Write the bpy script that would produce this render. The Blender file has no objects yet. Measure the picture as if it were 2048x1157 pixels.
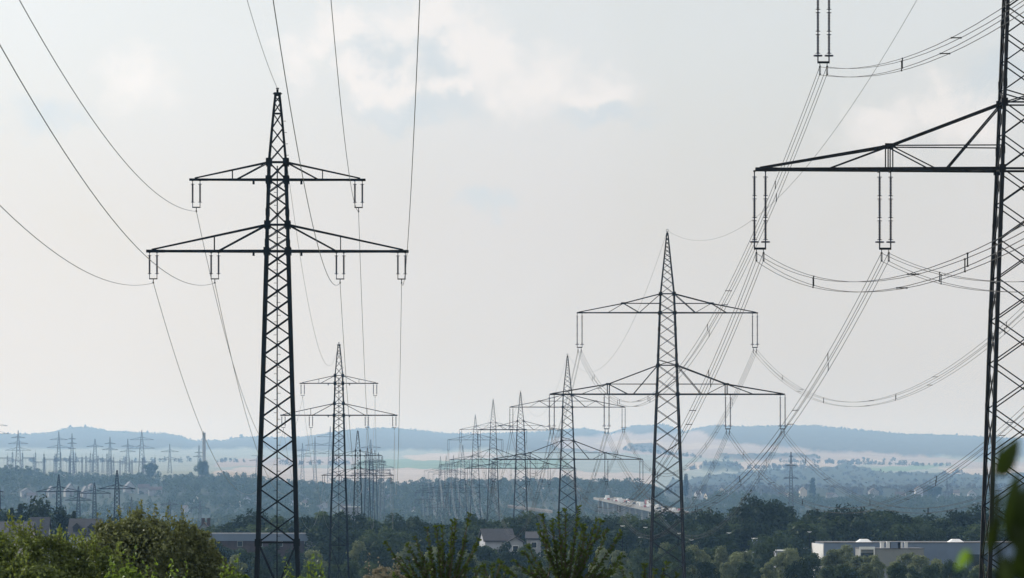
import bpy, math, random
import numpy as np
from mathutils import Vector, Matrix

# ------------------------------------------------------------------ camera, sky, sun, exposure
F, CX, YH = 10650.0, 1024.0, 1000.0          # focal length and horizon of the 2048 px wide photograph
SC = bpy.context.scene
COL = SC.collection
rad = math.radians

cam = bpy.data.cameras.new("camera")
cam.sensor_width = 36.0
cam.lens = F * 36.0 / 2048.0
cam.shift_y = (YH - 578.5) / 2048.0
cam.clip_start, cam.clip_end = 0.5, 60000.0
cam.dof.use_dof = True
cam.dof.focus_distance = 520.0
cam.dof.aperture_fstop = 18.0
cam_o = bpy.data.objects.new("camera", cam)
cam_o.rotation_euler = (rad(90), 0, 0)
COL.objects.link(cam_o)
SC.camera = cam_o

SUN_EL, SUN_AZ = 29.0, -50.0                 # azimuth from the view direction (+Y), negative = left
sun = bpy.data.lights.new("sun", 'SUN')
sun.energy = 4.2
sun.angle = rad(0.6)
sun.color = (1.0, 0.96, 0.9)
sun_o = bpy.data.objects.new("sun", sun)
sd = Vector((math.sin(rad(SUN_AZ)) * math.cos(rad(SUN_EL)), math.cos(rad(SUN_AZ)) * math.cos(rad(SUN_EL)), math.sin(rad(SUN_EL))))
sun_o.rotation_euler = (-sd).to_track_quat('-Z', 'Y').to_euler()
COL.objects.link(sun_o)


class NT:
    """tiny node helper"""
    def __init__(s, tree):
        s.t = tree
        tree.nodes.clear()

    def n(s, kind, ins=None, **props):
        nd = s.t.nodes.new(kind)
        for k, v in props.items():
            setattr(nd, k, v)
        for k, v in (ins or {}).items():
            if hasattr(v, 'is_output'):
                s.t.links.new(v, nd.inputs[k])
            else:
                nd.inputs[k].default_value = v
        return nd

    def math(s, op, a, b=0.0, c=0.0, clamp=False):
        return s.n('ShaderNodeMath', {0: a, 1: b, 2: c}, operation=op, use_clamp=clamp).outputs[0]

    def mix(s, f, a, b):
        nd = s.n('ShaderNodeMix', data_type='RGBA')
        for k, v in ((0, f), (6, a), (7, b)):
            if hasattr(v, 'is_output'):
                s.t.links.new(v, nd.inputs[k])
            else:
                nd.inputs[k].default_value = v
        return nd.outputs[2]

    def noise(s, vec, scale, detail=4, rough=0.55, dist=0.0):
        return s.n('ShaderNodeTexNoise', {'Vector': vec, 'Scale': scale, 'Detail': detail, 'Roughness': rough, 'Distortion': dist}).outputs['Fac']

    def rng(s, v, a, b, c=0.0, d=1.0, smooth=True):
        return s.n('ShaderNodeMapRange', {'Value': v, 'From Min': a, 'From Max': b, 'To Min': c, 'To Max': d},
                   interpolation_type='SMOOTHSTEP' if smooth else 'LINEAR').outputs[0]


world = bpy.data.worlds.new("World")
SC.world = world
world.use_nodes = True
w = NT(world.node_tree)
sky = w.n('ShaderNodeTexSky', sky_type='NISHITA', sun_disc=False, sun_elevation=rad(SUN_EL), sun_rotation=rad(SUN_AZ))
sky.air_density, sky.dust_density, sky.ozone_density = 1.0, 2.0, 1.0
dirv = w.n('ShaderNodeTexCoord').outputs['Generated']


def sky_dir(px, py):
    return Vector(((px - CX) / F, 1.0, (YH - py) / F)).normalized()


def blob(px, py, rpx, soft=1.0, flat=1.0):
    """a soft round patch of the sky around a direction, broken up by noise"""
    sub = w.n('ShaderNodeVectorMath', {0: dirv, 1: sky_dir(px, py)}, operation='SUBTRACT').outputs[0]
    mul = w.n('ShaderNodeVectorMath', {0: sub, 1: (1.0, 1.0, flat)}, operation='MULTIPLY').outputs[0]
    d = w.n('ShaderNodeVectorMath', {0: mul}, operation='LENGTH').outputs[1]
    return w.rng(d, rpx / F, rpx / F * (1 - soft), 0.0, 1.0)


n_big = w.noise(dirv, 11.0, 5, 0.5, 0.4)
warp = w.n('ShaderNodeTexNoise', {'Vector': dirv, 'Scale': 95.0, 'Detail': 6.0, 'Roughness': 0.6}).outputs['Color']
warp = w.n('ShaderNodeVectorMath', {0: warp, 1: (0.5, 0.5, 0.5)}, operation='SUBTRACT').outputs[0]
warp = w.n('ShaderNodeVectorMath', {0: warp, 1: (0.022, 0.022, 0.022)}, operation='MULTIPLY').outputs[0]
dir0 = dirv
dirv = w.n('ShaderNodeVectorMath', {0: dirv, 1: warp}, operation='ADD').outputs[0]


def many(bl):
    out = None
    for b in bl:
        k = blob(*b)
        out = k if out is None else w.math('MAXIMUM', out, k)
    return out


white = many([(625, 120, 85, .75, .9), (690, 60, 90, .7, 1.2), (850, 35, 150, .7, 2.2), (770, 165, 90, .6, 1.0), (890, 165, 60, .6, 1.0), (960, 110, 100, .65, .8),
              (1070, 165, 130, .8, 1.3), (1180, 180, 120, .9, 1.4), (1900, 215, 130, .8, 1.5), (1770, 250, 130, .9, 1.8), (280, 165, 120, 1., 1.2)])
grey = many([(830, 232, 190, .9, 3.2), (760, 105, 60, .9, 1.0), (880, 105, 75, .9, 1.0), (1200, 235, 150, 1., 3.4), (80, 230, 120, 1., 2.0), (985, 420, 90, 1., 2.0), (2000, 150, 120, 1., 1.4)])
dirv = dir0
veil = w.rng(n_big, 0.3, 0.72, 0.74, 0.97)
high = w.n('ShaderNodeSeparateXYZ', {0: dirv}).outputs[2]
veil_c = w.mix(w.rng(high, 0.006, 0.045), (6.9, 6.25, 5.4, 1), (7.35, 7.1, 6.95, 1))
veil_c = w.mix(w.rng(high, 0.045, 0.095), veil_c, (7.9, 8.15, 8.4, 1))
base = w.mix(veil, sky.outputs[0], veil_c)
base = w.mix(w.math('MULTIPLY', white, 0.72), base, (9.35, 8.95, 8.75, 1))
base = w.mix(w.math('MULTIPLY', grey, 0.75), base, (6.35, 6.95, 7.4, 1))
# the thin overcast is brighter towards the sun
toward = w.n('ShaderNodeVectorMath', {0: dirv, 1: (math.sin(rad(SUN_AZ)), math.cos(rad(SUN_AZ)), 0.0)}, operation='DOT_PRODUCT').outputs[1]
glow = w.math('ADD', w.rng(toward, 0.574, 0.645, 0.985, 1.015, smooth=False), w.rng(toward, 0.63, 0.72, 0.0, 0.15))
base = w.n('ShaderNodeVectorMath', {0: base, 'Scale': glow}, operation='SCALE').outputs[0]
bg = w.n('ShaderNodeBackground', {'Color': base, 'Strength': 0.097})
w.n('ShaderNodeOutputWorld', {'Surface': bg.outputs[0]})

SC.view_settings.view_transform = 'Standard'
SC.view_settings.look = 'None'
SC.view_settings.exposure = 0.0
SC.view_settings.gamma = 1.0
SC.view_settings.use_curve_mapping = False
SC.cycles.use_denoising = True
SC.cycles.denoiser = 'OPENIMAGEDENOISE'
SC.cycles.max_bounces = 6
SC.cycles.diffuse_bounces = 2
SC.cycles.glossy_bounces = 2
SC.cycles.transmission_bounces = 3
SC.cycles.transparent_max_bounces = 6
SC.cycles.volume_bounces = 1
SC.cycles.sample_clamp_indirect = 4.0

# ------------------------------------------------------------------ helpers


def P(px, py, D):
    """the world point seen at photo pixel (px, py) at distance D"""
    return Vector(((px - CX) / F * D, D, (YH - py) / F * D))


def tag(o, label=None, cat=None, group=None, kind=None):
    for k, v in (('label', label), ('category', cat), ('group', group), ('kind', kind)):
        if v:
            o[k] = v
    return o


def empty(name, loc, label, cat, group=None, rz=0.0):
    o = bpy.data.objects.new(name, None)
    o.empty_display_size = 0.5
    o.location = loc
    o.rotation_euler = (0, 0, rz)
    COL.objects.link(o)
    return tag(o, label, cat, group)


def link(name, mesh, parent=None, loc=(0, 0, 0), rz=0.0, scale=None):
    o = bpy.data.objects.new(name, mesh)
    COL.objects.link(o)
    if parent:
        o.parent = parent
    o.location = loc
    o.rotation_euler = (0, 0, rz)
    if scale:
        o.scale = scale
    return o


class MB:
    """collects boxes, bars, tubes and quads into one mesh"""
    def __init__(s):
        s.v, s.f, s.mi = [], [], []

    def add(s, vs, fs, m=0):
        b = len(s.v)
        s.v += [tuple(x) for x in vs]
        s.f += [tuple(i + b for i in f) for f in fs]
        s.mi += [m] * len(fs)
        return s

    def box(s, x0, x1, y0, y1, z0, z1, m=0):
        return s.add([(x0, y0, z0), (x1, y0, z0), (x1, y1, z0), (x0, y1, z0), (x0, y0, z1), (x1, y0, z1), (x1, y1, z1), (x0, y1, z1)],
                     [(3, 2, 1, 0), (4, 5, 6, 7), (0, 1, 5, 4), (1, 2, 6, 5), (2, 3, 7, 6), (3, 0, 4, 7)], m)

    def bar(s, p, q, w, w2=None, n=4, m=0, cap=True):
        p, q = Vector(p), Vector(q)
        d = q - p
        if d.length < 1e-6:
            return s
        d.normalize()
        up = Vector((0, 0, 1)) if abs(d.z) < 0.9 else Vector((1, 0, 0))
        a = d.cross(up).normalized()
        b = d.cross(a)
        vs = []
        k0 = 0.7071 if n == 4 else 0.5
        for c, ww in ((p, w), (q, w2 or w)):
            for i in range(n):
                t = 2 * math.pi * (i + 0.5) / n
                vs.append(c + (a * math.cos(t) + b * math.sin(t)) * ww * k0)
        fs = [(i, (i + 1) % n, n + (i + 1) % n, n + i) for i in range(n)]
        if cap:
            fs += [tuple(range(n - 1, -1, -1)), tuple(range(n, 2 * n))]
        return s.add(vs, fs, m)

    def tube(s, pts, r, n=4, r2=None, m=0):
        pts = [Vector(p) for p in pts]
        k = len(pts)
        vs = []
        for i, p in enumerate(pts):
            d = (pts[min(i + 1, k - 1)] - pts[max(i - 1, 0)]).normalized()
            up = Vector((0, 0, 1)) if abs(d.z) < 0.9 else Vector((1, 0, 0))
            a = d.cross(up).normalized()
            b = d.cross(a)
            rr = r if r2 is None else r + (r2 - r) * i / (k - 1)
            for j in range(n):
                t = 2 * math.pi * (j + 0.5) / n
                vs.append(p + (a * math.cos(t) + b * math.sin(t)) * rr)
        fs = []
        for i in range(k - 1):
            for j in range(n):
                fs.append((i * n + j, i * n + (j + 1) % n, (i + 1) * n + (j + 1) % n, (i + 1) * n + j))
        fs += [tuple(range(n - 1, -1, -1)), tuple(range((k - 1) * n, k * n))]
        return s.add(vs, fs, m)

    def disc(s, c, r, h, n=10, m=0):
        c = Vector(c)
        return s.bar(c - Vector((0, 0, h / 2)), c + Vector((0, 0, h / 2)), 2 * r, n=n, m=m)

    def mesh(s, name, *mats):
        me = bpy.data.meshes.new(name)
        me.from_pydata(s.v, [], s.f)
        for m in mats:
            me.materials.append(m)
        if len(mats) > 1:
            me.polygons.foreach_set('material_index', s.mi)
        me.update()
        return me


def np_quads(name, V, mats, tris=False):
    """V: (n, 4, 3) array of separate quads -> mesh"""
    n = len(V)
    me = bpy.data.meshes.new(name)
    me.vertices.add(n * 4)
    me.vertices.foreach_set('co', np.ascontiguousarray(V, dtype=np.float32).ravel())
    me.loops.add(n * 4)
    me.loops.foreach_set('vertex_index', np.arange(n * 4, dtype=np.int32))
    me.polygons.add(n)
    me.polygons.foreach_set('loop_start', np.arange(0, n * 4, 4, dtype=np.int32))
    me.polygons.foreach_set('loop_total', np.full(n, 4, dtype=np.int32))
    for m in mats:
        me.materials.append(m)
    me.update(calc_edges=True)
    return me


# ------------------------------------------------------------------ materials


def principled(name, col, rough=0.7, metal=0.0, var=0.15, scale=1.5, spec=0.4, bump=0.0, coords='Object', col2=None):
    m = bpy.data.materials.new(name)
    m.use_nodes = True
    t = NT(m.node_tree)
    co = t.n('ShaderNodeTexCoord').outputs[coords]
    nz = t.noise(co, scale, 5, 0.6)
    a = tuple(c * (1 - var) for c in col) + (1,)
    b = (tuple(c * (1 + var) for c in col) if col2 is None else col2) + (1,)
    c = t.mix(t.rng(nz, 0.3, 0.7), a, b)
    ins = {'Base Color': c, 'Roughness': rough, 'Metallic': metal, 'Specular IOR Level': spec}
    if bump:
        ins['Normal'] = t.n('ShaderNodeBump', {'Height': nz, 'Strength': bump}).outputs[0]
    bs = t.n('ShaderNodeBsdfPrincipled', ins)
    t.n('ShaderNodeOutputMaterial', {'Surface': bs.outputs[0]})
    return m


def leafy(name, dark, light, scale=0.35, trans=0.3, gloss=0.012, rough=0.5, tcol=None):
    m = bpy.data.materials.new(name)
    m.use_nodes = True
    t = NT(m.node_tree)
    co = t.n('ShaderNodeTexCoord').outputs['Object']
    rnd = t.n('ShaderNodeObjectInfo').outputs['Random']
    nz = t.noise(co, scale, 3, 0.6)
    isl = t.n('ShaderNodeNewGeometry').outputs['Random Per Island']
    k = t.math('ADD', t.math('MULTIPLY', nz, 0.6), t.math('MULTIPLY', isl, 0.45))
    k = t.math('ADD', k, t.math('MULTIPLY', rnd, 0.55))
    c = t.mix(t.rng(k, 0.3, 1.1, smooth=False), dark + (1,), light + (1,))
    d = t.n('ShaderNodeBsdfDiffuse', {'Color': c})
    tc = t.mix(0.5, c, (tcol or light) + (1,))
    tr = t.n('ShaderNodeBsdfTranslucent', {'Color': tc})
    g = t.n('ShaderNodeBsdfGlossy', {'Color': (0.9, 0.95, 0.9, 1), 'Roughness': rough})
    s1 = t.n('ShaderNodeMixShader', {0: trans, 1: d.outputs[0], 2: tr.outputs[0]})
    s2 = t.n('ShaderNodeMixShader', {0: gloss, 1: s1.outputs[0], 2: g.outputs[0]})
    t.n('ShaderNodeOutputMaterial', {'Surface': s2.outputs[0]})
    return m


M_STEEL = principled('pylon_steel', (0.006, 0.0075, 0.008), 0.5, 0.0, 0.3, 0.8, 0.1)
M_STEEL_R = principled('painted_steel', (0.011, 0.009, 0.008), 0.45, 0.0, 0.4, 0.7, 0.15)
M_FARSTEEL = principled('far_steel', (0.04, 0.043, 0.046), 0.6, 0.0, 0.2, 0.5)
M_DARKWIRE = principled('unlit_wire', (0.02, 0.02, 0.02), 0.6, 0.0, 0.1, 1.0, 0.15)  # wire darkened in colour so the nearer right-hand bundles show no sun glints
M_WIRE = principled('aluminium_wire', (0.055, 0.055, 0.055), 0.38, 0.5, 0.1, 1.0, 0.5)
M_INS = principled('insulator_glaze', (0.018, 0.018, 0.05), 0.3, 0.0, 0.2, 4.0, 0.5)
M_BARK = principled('bark', (0.07, 0.055, 0.04), 0.9, 0, 0.35, 3.0)
M_SLATE = principled('slate_roof', (0.032, 0.034, 0.044), 0.75, 0, 0.25, 2.2)
M_TILE = principled('tile_roof', (0.085, 0.065, 0.058), 0.85, 0, 0.3, 2.0)
M_BROWNTILE = principled('brown_tile', (0.10, 0.075, 0.065), 0.85, 0, 0.3, 2.0)
M_WALL = principled('render_white', (0.36, 0.375, 0.41), 0.85, 0, 0.08, 0.7)
M_PALEWALL = principled('weathered_render', (0.25, 0.25, 0.25), 0.9, 0, 0.15, 0.5)
M_GRAVEL = principled('roof_gravel', (0.10, 0.10, 0.105), 0.95, 0, 0.25, 0.8)
M_CREAM = principled('render_cream', (0.5, 0.45, 0.38), 0.85, 0, 0.1, 0.7)
M_WALLG = principled('render_grey', (0.22, 0.235, 0.27), 0.85, 0, 0.1, 0.7)
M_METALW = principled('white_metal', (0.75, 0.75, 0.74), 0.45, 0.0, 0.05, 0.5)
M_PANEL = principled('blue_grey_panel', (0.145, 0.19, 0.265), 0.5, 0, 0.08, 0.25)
M_PANEL2 = principled('beige_panel', (0.22, 0.225, 0.22), 0.55, 0, 0.08, 0.25)
M_BRICK = principled('red_brick', (0.06, 0.042, 0.043), 0.9, 0, 0.25, 1.2)
M_GLASS = principled('window_glass', (0.03, 0.04, 0.05), 0.12, 0, 0.2, 0.6, 0.7)
M_DECK = principled('bridge_deck', (0.17, 0.165, 0.155), 0.9, 0, 0.12, 0.4)
M_CONC = principled('concrete', (0.24, 0.235, 0.22), 0.9, 0, 0.12, 0.4)
M_ASPH = principled('asphalt', (0.09, 0.09, 0.09), 0.9, 0, 0.15, 0.3)
M_CARW = principled('car_white', (0.8, 0.8, 0.8), 0.3, 0, 0.02)
M_CARR = principled('car_red', (0.28, 0.06, 0.045), 0.3, 0, 0.05)
M_CARD = principled('car_dark', (0.05, 0.06, 0.08), 0.25, 0.2, 0.05)
M_TREE = leafy('tree_leaves', (0.012, 0.024, 0.011), (0.075, 0.11, 0.04), 0.25, 0.25)
M_DARKTREE = leafy('dark_leaves', (0.007, 0.016, 0.010), (0.036, 0.06, 0.026), 0.25, 0.12)
M_OLIVE = leafy('olive_leaves', (0.05, 0.07, 0.028), (0.22, 0.25, 0.12), 0.25, 0.35)
M_CONIFER = leafy('conifer_needles', (0.016, 0.03, 0.02), (0.035, 0.055, 0.032), 0.4, 0.1)
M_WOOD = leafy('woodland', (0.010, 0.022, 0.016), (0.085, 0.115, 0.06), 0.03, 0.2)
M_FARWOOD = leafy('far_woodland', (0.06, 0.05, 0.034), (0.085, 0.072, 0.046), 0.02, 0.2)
M_BUSH = leafy('bush_leaves', (0.012, 0.022, 0.005), (0.27, 0.33, 0.085), 2.2, 0.36, 0.03, 0.5, (0.38, 0.48, 0.07))
M_BUSH2 = leafy('round_bush_leaves', (0.008, 0.013, 0.005), (0.20, 0.22, 0.09), 2.2, 0.28, 0.03, 0.5, (0.26, 0.30, 0.07))
M_SHOOT = leafy('young_leaves', (0.04, 0.075, 0.010), (0.16, 0.24, 0.035), 1.5, 0.4, 0.03, 0.4, (0.33, 0.48, 0.05))
M_CHERRY = leafy('twig_leaves', (0.005, 0.012, 0.003), (0.042, 0.066, 0.013), 2.5, 0.3, 0.02, 0.4, (0.17, 0.25, 0.025))
M_PALE = leafy('pale_leaves', (0.16, 0.15, 0.10), (0.30, 0.27, 0.19), 1.5, 0.3)
M_NEAR = leafy('near_leaves', (0.006, 0.013, 0.003), (0.022, 0.038, 0.008), 9.0, 0.2, 0.02, 0.5, (0.08, 0.13, 0.014))
M_NEARB = leafy('bright_leaf', (0.10, 0.2, 0.01), (0.14, 0.26, 0.02), 3.0, 0.5, 0.04, 0.5, (0.3, 0.5, 0.02))

# ------------------------------------------------------------------ terrain
RIDGE = [(-600, 868), (0, 866), (60, 867), (100, 864), (125, 857), (140, 854), (180, 853), (212, 860), (330, 866), (360, 871), (385, 880), (450, 880),
         (470, 874), (520, 872), (560, 874), (610, 872), (650, 866), (700, 858), (750, 855), (800, 856), (850, 861), (900, 866), (960, 867),
         (1060, 863), (1130, 858), (1170, 855), (1205, 863), (1225, 864), (1262, 851), (1330, 848), (1368, 862), (1400, 854), (1430, 849), (1490, 852),
         (1560, 850), (1640, 850), (1655, 853), (1700, 857), (1800, 866), (1900, 869), (2048, 876), (2700, 880)]
CREST = [(-600, 955), (0, 954), (50, 957), (100, 971), (300, 971), (420, 970), (520, 977), (600, 982), (800, 983), (1000, 978), (1250, 979),
         (1320, 996), (1420, 1000), (1600, 1010), (2048, 1010), (2700, 1005)]
NEARP = [(-400, 34), (-80, 14), (0, -2.0), (30, -3.0), (70, -4.3), (120, -6.0), (300, -8.6), (680, -13.2), (1060, -18.4), (1450, -19.5), (2600, -21), (3000, -21), (3700, -21)]


def ip(pts, x):
    a = np.array(pts, dtype=float)
    return np.interp(x, a[:, 0], a[:, 1])


def wav(x, y):
    return (np.sin(x * 0.011 + y * 0.004) + np.sin(x * 0.023 - y * 0.013 + 1.3) * 0.6 + np.sin(x * 0.051 + y * 0.029 + 4.0) * 0.35)


def ground(x, y):
    x, y = np.broadcast_arrays(np.asarray(x, float), np.asarray(y, float))
    px = CX + F * x / np.maximum(y, 600.0)
    k_near = ip(NEARP, y)
    zc = (YH - ip(CREST, px)) / F * 5200
    z46 = np.interp(px, [470, 640, 1150, 1320], [29.0, 7.0, 7.0, 4.0])
    z55 = np.interp(px, [430, 700, 1150, 1340], [45.0, 26.0, 25.0, 12.0])
    z75 = (YH - np.interp(px, [0, 500, 900, 1250, 1500, 2000], [905, 908, 905, 895, 905, 925])) / F * 13500
    zr = (YH - ip(RIDGE, px)) / F * 18500 - 10.0
    s = np.clip((y - 3700) / 1500, 0, 1)
    s = s * s * (3 - 2 * s)
    z = k_near + s * (zc + 21.0) * (y > 3700)
    for a, b, za, zb in ((5200, 5800, zc, z46), (5800, 8000, z46, z55), (8000, 13500, z55, z75), (13500, 18500, z75, zr), (18500, 20500, zr, zr * 0.9)):
        t = np.clip((y - a) / (b - a), 0, 1)
        z = np.where(y > a, za + (zb - za) * t, z)
    return z + wav(x, y) * np.clip((y - 900) / 3000, 0, 1) * 0.8 * np.clip((18200 - y) / 1500, 0, 1)


def gz(x, y):
    return float(ground(x, y))


def find_D(px, py, lo, hi):
    """the distance at which the land itself is seen at photo pixel (px, py)"""
    Ds = np.linspace(lo, hi, 500)
    pys = YH - F * ground((px - CX) / F * Ds, Ds) / Ds
    return float(Ds[int(np.argmin(np.abs(pys - py)))])


def in_poly(px, py, poly):
    c = np.zeros(px.shape, bool)
    j = len(poly) - 1
    for i in range(len(poly)):
        xi, yi = poly[i]
        xj, yj = poly[j]
        cond = ((yi > py) != (yj > py)) & (px < (xj - xi) * (py - yi) / ((yj - yi) + 1e-9) + xi)
        c ^= cond
        j = i
    return c


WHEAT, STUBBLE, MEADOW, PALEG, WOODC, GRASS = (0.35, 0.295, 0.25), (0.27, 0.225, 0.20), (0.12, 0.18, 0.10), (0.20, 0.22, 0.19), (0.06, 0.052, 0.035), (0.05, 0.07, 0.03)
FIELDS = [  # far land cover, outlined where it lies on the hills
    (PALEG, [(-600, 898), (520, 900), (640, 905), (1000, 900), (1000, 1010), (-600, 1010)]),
    (PALEG, [(1000, 905), (2700, 925), (2700, 1010), (1000, 1010)]),
    (STUBBLE, [(545, 916), (720, 914), (700, 930), (430, 934), (440, 922)]),
    (WHEAT, [(430, 942), (560, 930), (620, 938), (1000, 936), (1300, 948), (1320, 985), (430, 985)]),
    (MEADOW, [(720, 920), (1140, 919), (1140, 938), (700, 938)]),
    (WHEAT, [(805, 915), (850, 907), (960, 904), (1010, 911), (970, 919), (820, 921)]),
    (STUBBLE, [(1090, 884), (1225, 866), (1265, 872), (1370, 863), (1405, 868), (1430, 882), (1520, 893), (1640, 904), (1770, 909), (1990, 925), (2100, 925),
               (2100, 940), (1900, 935), (1700, 931), (1560, 926), (1400, 917), (1240, 908), (1120, 902)]),
    (WHEAT, [(1180, 885), (1300, 880), (1390, 888), (1480, 896), (1380, 900), (1240, 898)]),
    (WHEAT, [(1370, 926), (1640, 920), (1780, 919), (1700, 934), (1500, 938), (1370, 941)]),
    (MEADOW, [(1690, 953), (1720, 940), (1800, 931), (1910, 930), (1860, 938), (1760, 944)]),
    (WHEAT, [(1880, 938), (2100, 932), (2100, 950), (1960, 952), (1900, 948)]),
    (WOODC, [(1255, 893), (1300, 891), (1335, 900), (1320, 908), (1260, 905)]),
    (WOODC, [(1440, 914), (1540, 910), (1640, 915), (1600, 921), (1450, 921)]),
    (WOODC, [(1400, 932), (1470, 928), (1480, 944), (1400, 946)]),
    (WOODC, [(1500, 948), (1700, 938), (1760, 950), (1990, 956), (2100, 950), (2100, 1030), (1320, 1030), (1340, 970), (1400, 962)]),
    (WOODC, [(1660, 938), (1700, 930), (1710, 940), (1680, 948)]),
]
ts = np.arange(-1500, 3550, 6.0)
ys = np.concatenate([np.arange(-300, 300, 20), np.arange(300, 2000, 50), np.arange(2000, 5700, 50), np.geomspace(5700, 18800, 170), np.arange(19000, 20400, 250)])
TT, YY = np.meshgrid(ts, ys)
XX = (TT - CX) / 2526 * (300 + 0.24 * np.maximum(YY, 0))
ZZ = ground(XX, YY)
nr, nc = XX.shape
nr, nc = XX.shape
PX = CX + F * XX / np.maximum(YY, 500)
PY = YH - F * ZZ / np.maximum(YY, 500)
colr = np.zeros((nr, nc, 4))
colr[...] = GRASS + (1,)
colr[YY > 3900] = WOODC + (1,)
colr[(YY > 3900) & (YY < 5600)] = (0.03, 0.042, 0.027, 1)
jx = np.sin(PX * 0.21) * 2 + np.sin(PX * 0.057 + 1) * 4
jy = np.sin(PX * 0.13 + 2) * 1.0 + np.sin(PX * 0.041) * 1.4
WM = YY > 6200
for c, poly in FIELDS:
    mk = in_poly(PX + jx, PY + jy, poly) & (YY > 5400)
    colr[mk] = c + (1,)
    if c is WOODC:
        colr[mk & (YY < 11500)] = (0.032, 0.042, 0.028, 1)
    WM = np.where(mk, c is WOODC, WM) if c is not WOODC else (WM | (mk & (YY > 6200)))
crng = np.random.default_rng(17)
rough_ = crng.normal(size=(nr, nc))
rough_ = (rough_ + np.roll(rough_, 1, 1) + np.roll(rough_, 1, 0) + np.roll(np.roll(rough_, 1, 0), 1, 1)) * 0.5
ZM = ZZ + np.where(WM, 6.5 + 1.1 * rough_, 0.0)        # far woods: a closed canopy standing on the land
tm = bpy.data.meshes.new('ground')
tm.vertices.add(nr * nc)
tm.vertices.foreach_set('co', np.stack([XX, YY, ZM], -1).astype(np.float32).ravel())
ii = (np.arange(nr - 1)[:, None] * nc + np.arange(nc - 1)[None, :]).ravel()
quad = np.stack([ii, ii + 1, ii + nc + 1, ii + nc], -1).astype(np.int32)
tm.loops.add(quad.size)
tm.loops.foreach_set('vertex_index', quad.ravel())
tm.polygons.add(len(quad))
tm.polygons.foreach_set('loop_start', np.arange(0, quad.size, 4, dtype=np.int32))
tm.polygons.foreach_set('loop_total', np.full(len(quad), 4, dtype=np.int32))
tm.polygons.foreach_set('use_smooth', np.ones(len(quad), bool))
tm.update(calc_edges=True)
at = tm.color_attributes.new('cover', 'FLOAT_COLOR', 'POINT')
at.data.foreach_set('color', colr.astype(np.float32).ravel())
mg = bpy.data.materials.new('land')
mg.use_nodes = True
t = NT(mg.node_tree)
att = t.n('ShaderNodeAttribute', attribute_name='cover').outputs['Color']
pos = t.n('ShaderNodeNewGeometry').outputs['Position']
nz = t.noise(pos, 0.012, 6, 0.65)
nz2 = t.noise(pos, 0.5, 4, 0.6)
strips = t.noise(t.n('ShaderNodeVectorMath', {0: pos, 1: (0.0016, 0.012, 0.02)}, operation='MULTIPLY').outputs[0], 1.0, 5, 0.6)
nz = t.math('ADD', t.math('MULTIPLY', nz, 0.5), t.math('MULTIPLY', strips, 0.5))
vv = t.rng(t.math('ADD', nz, t.math('MULTIPLY', nz2, 0.35)), 0.4, 0.95, 0.72, 1.25)
hs = t.n('ShaderNodeHueSaturation', {'Color': att, 'Value': vv})
bs = t.n('ShaderNodeBsdfPrincipled', {'Base Color': hs.outputs[0], 'Roughness': 0.95, 'Specular IOR Level': 0.1})
t.n('ShaderNodeOutputMaterial', {'Surface': bs.outputs[0]})
tm.materials.append(mg)
tag(link('ground', tm), kind='structure')

# the air: one closed box of pale, even haze round everything
hz = MB().box(-6000, 6000, -900, 21000, -70, 300).mesh('haze')
mh = bpy.data.materials.new('haze_air')
mh.use_nodes = True
t = NT(mh.node_tree)
vol = t.n('ShaderNodeVolumePrincipled', {'Color': (0.33, 0.6, 1.0, 1), 'Absorption Color': (1, 1, 1, 1), 'Density': 6.0e-5, 'Anisotropy': 0.35})
t.n('ShaderNodeOutputMaterial', {'Volume': vol.outputs[0]})
hz.materials.append(mh)
tag(link('haze', hz), 'pale blue haze lying over the whole valley', kind='stuff')

# ------------------------------------------------------------------ pylons


def lattice(mb, zs, hw, leg, br, faces=(0, 1, 2, 3), hd=None):
    """four legs and X bracing between the levels zs; hw(z) half width, hd(z) half depth"""
    hd = hd or hw

    def corner(i, z):
        sx = (-1, 1, 1, -1)[i]
        sy = (-1, -1, 1, 1)[i]
        return Vector((sx * hw(z), sy * hd(z), z))
    for a, b in zip(zs[:-1], zs[1:]):
        for i in range(4):
            mb.bar(corner(i, a), corner(i, b), leg, cap=False)
        for i in faces:
            j = (i + 1) % 4
            mb.bar(corner(i, a), corner(j, b), br, cap=False)
            mb.bar(corner(j, a), corner(i, b), br, cap=False)
    return corner


def levels(z0, z1, hw, ratio=1.44):
    """panel levels between z0 and z1, panel height about ratio * half width"""
    z, out = z1, [z1]
    while z - z0 > hw(z) * ratio * 1.4:
        z -= hw(z) * ratio
        out.append(z)
    out.append(z0)
    return out[::-1]


R_SPEC = dict(half=15.0, upper=11.55, zlow=0.0, zlow_top=3.7, zup=10.4, zup_top=12.83, ztop=20.6,
              hw=[(-40, 2.75), (-19.8, 2.04), (-9, 1.7), (0, 1.34), (3.7, 1.21), (10.4, 0.96), (12.83, 0.86), (20.6, 0.07)],
              ins=[(-14.75, 0), (-7.75, 0), (7.75, 0), (14.75, 0), (-11.2, 10.4), (11.2, 10.4)], leg=0.195, br=0.068, boom=0.175)
L_SPEC = dict(half=8.5, upper=5.71, zlow=0.0, zlow_top=1.72, zup=4.64, zup_top=5.78, ztop=10.2,
              hw=[(-40, 2.1), (-21.2, 1.37), (-18.9, 1.25), (-13.9, 1.14), (-9.64, 0.98), (0, 0.70), (1.72, 0.66), (4.64, 0.57), (5.78, 0.55), (9.0, 0.26), (10.2, 0.13)],
              ins=[(-8.05, 0), (-4.06, 0), (4.06, 0), (8.05, 0), (-5.26, 4.64), (5.26, 4.64)], leg=0.21, br=0.062, boom=0.15)
_cache = {}


def hwf(spec, grow=1.0):
    return lambda z: float(ip(spec['hw'], z)) * grow


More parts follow.
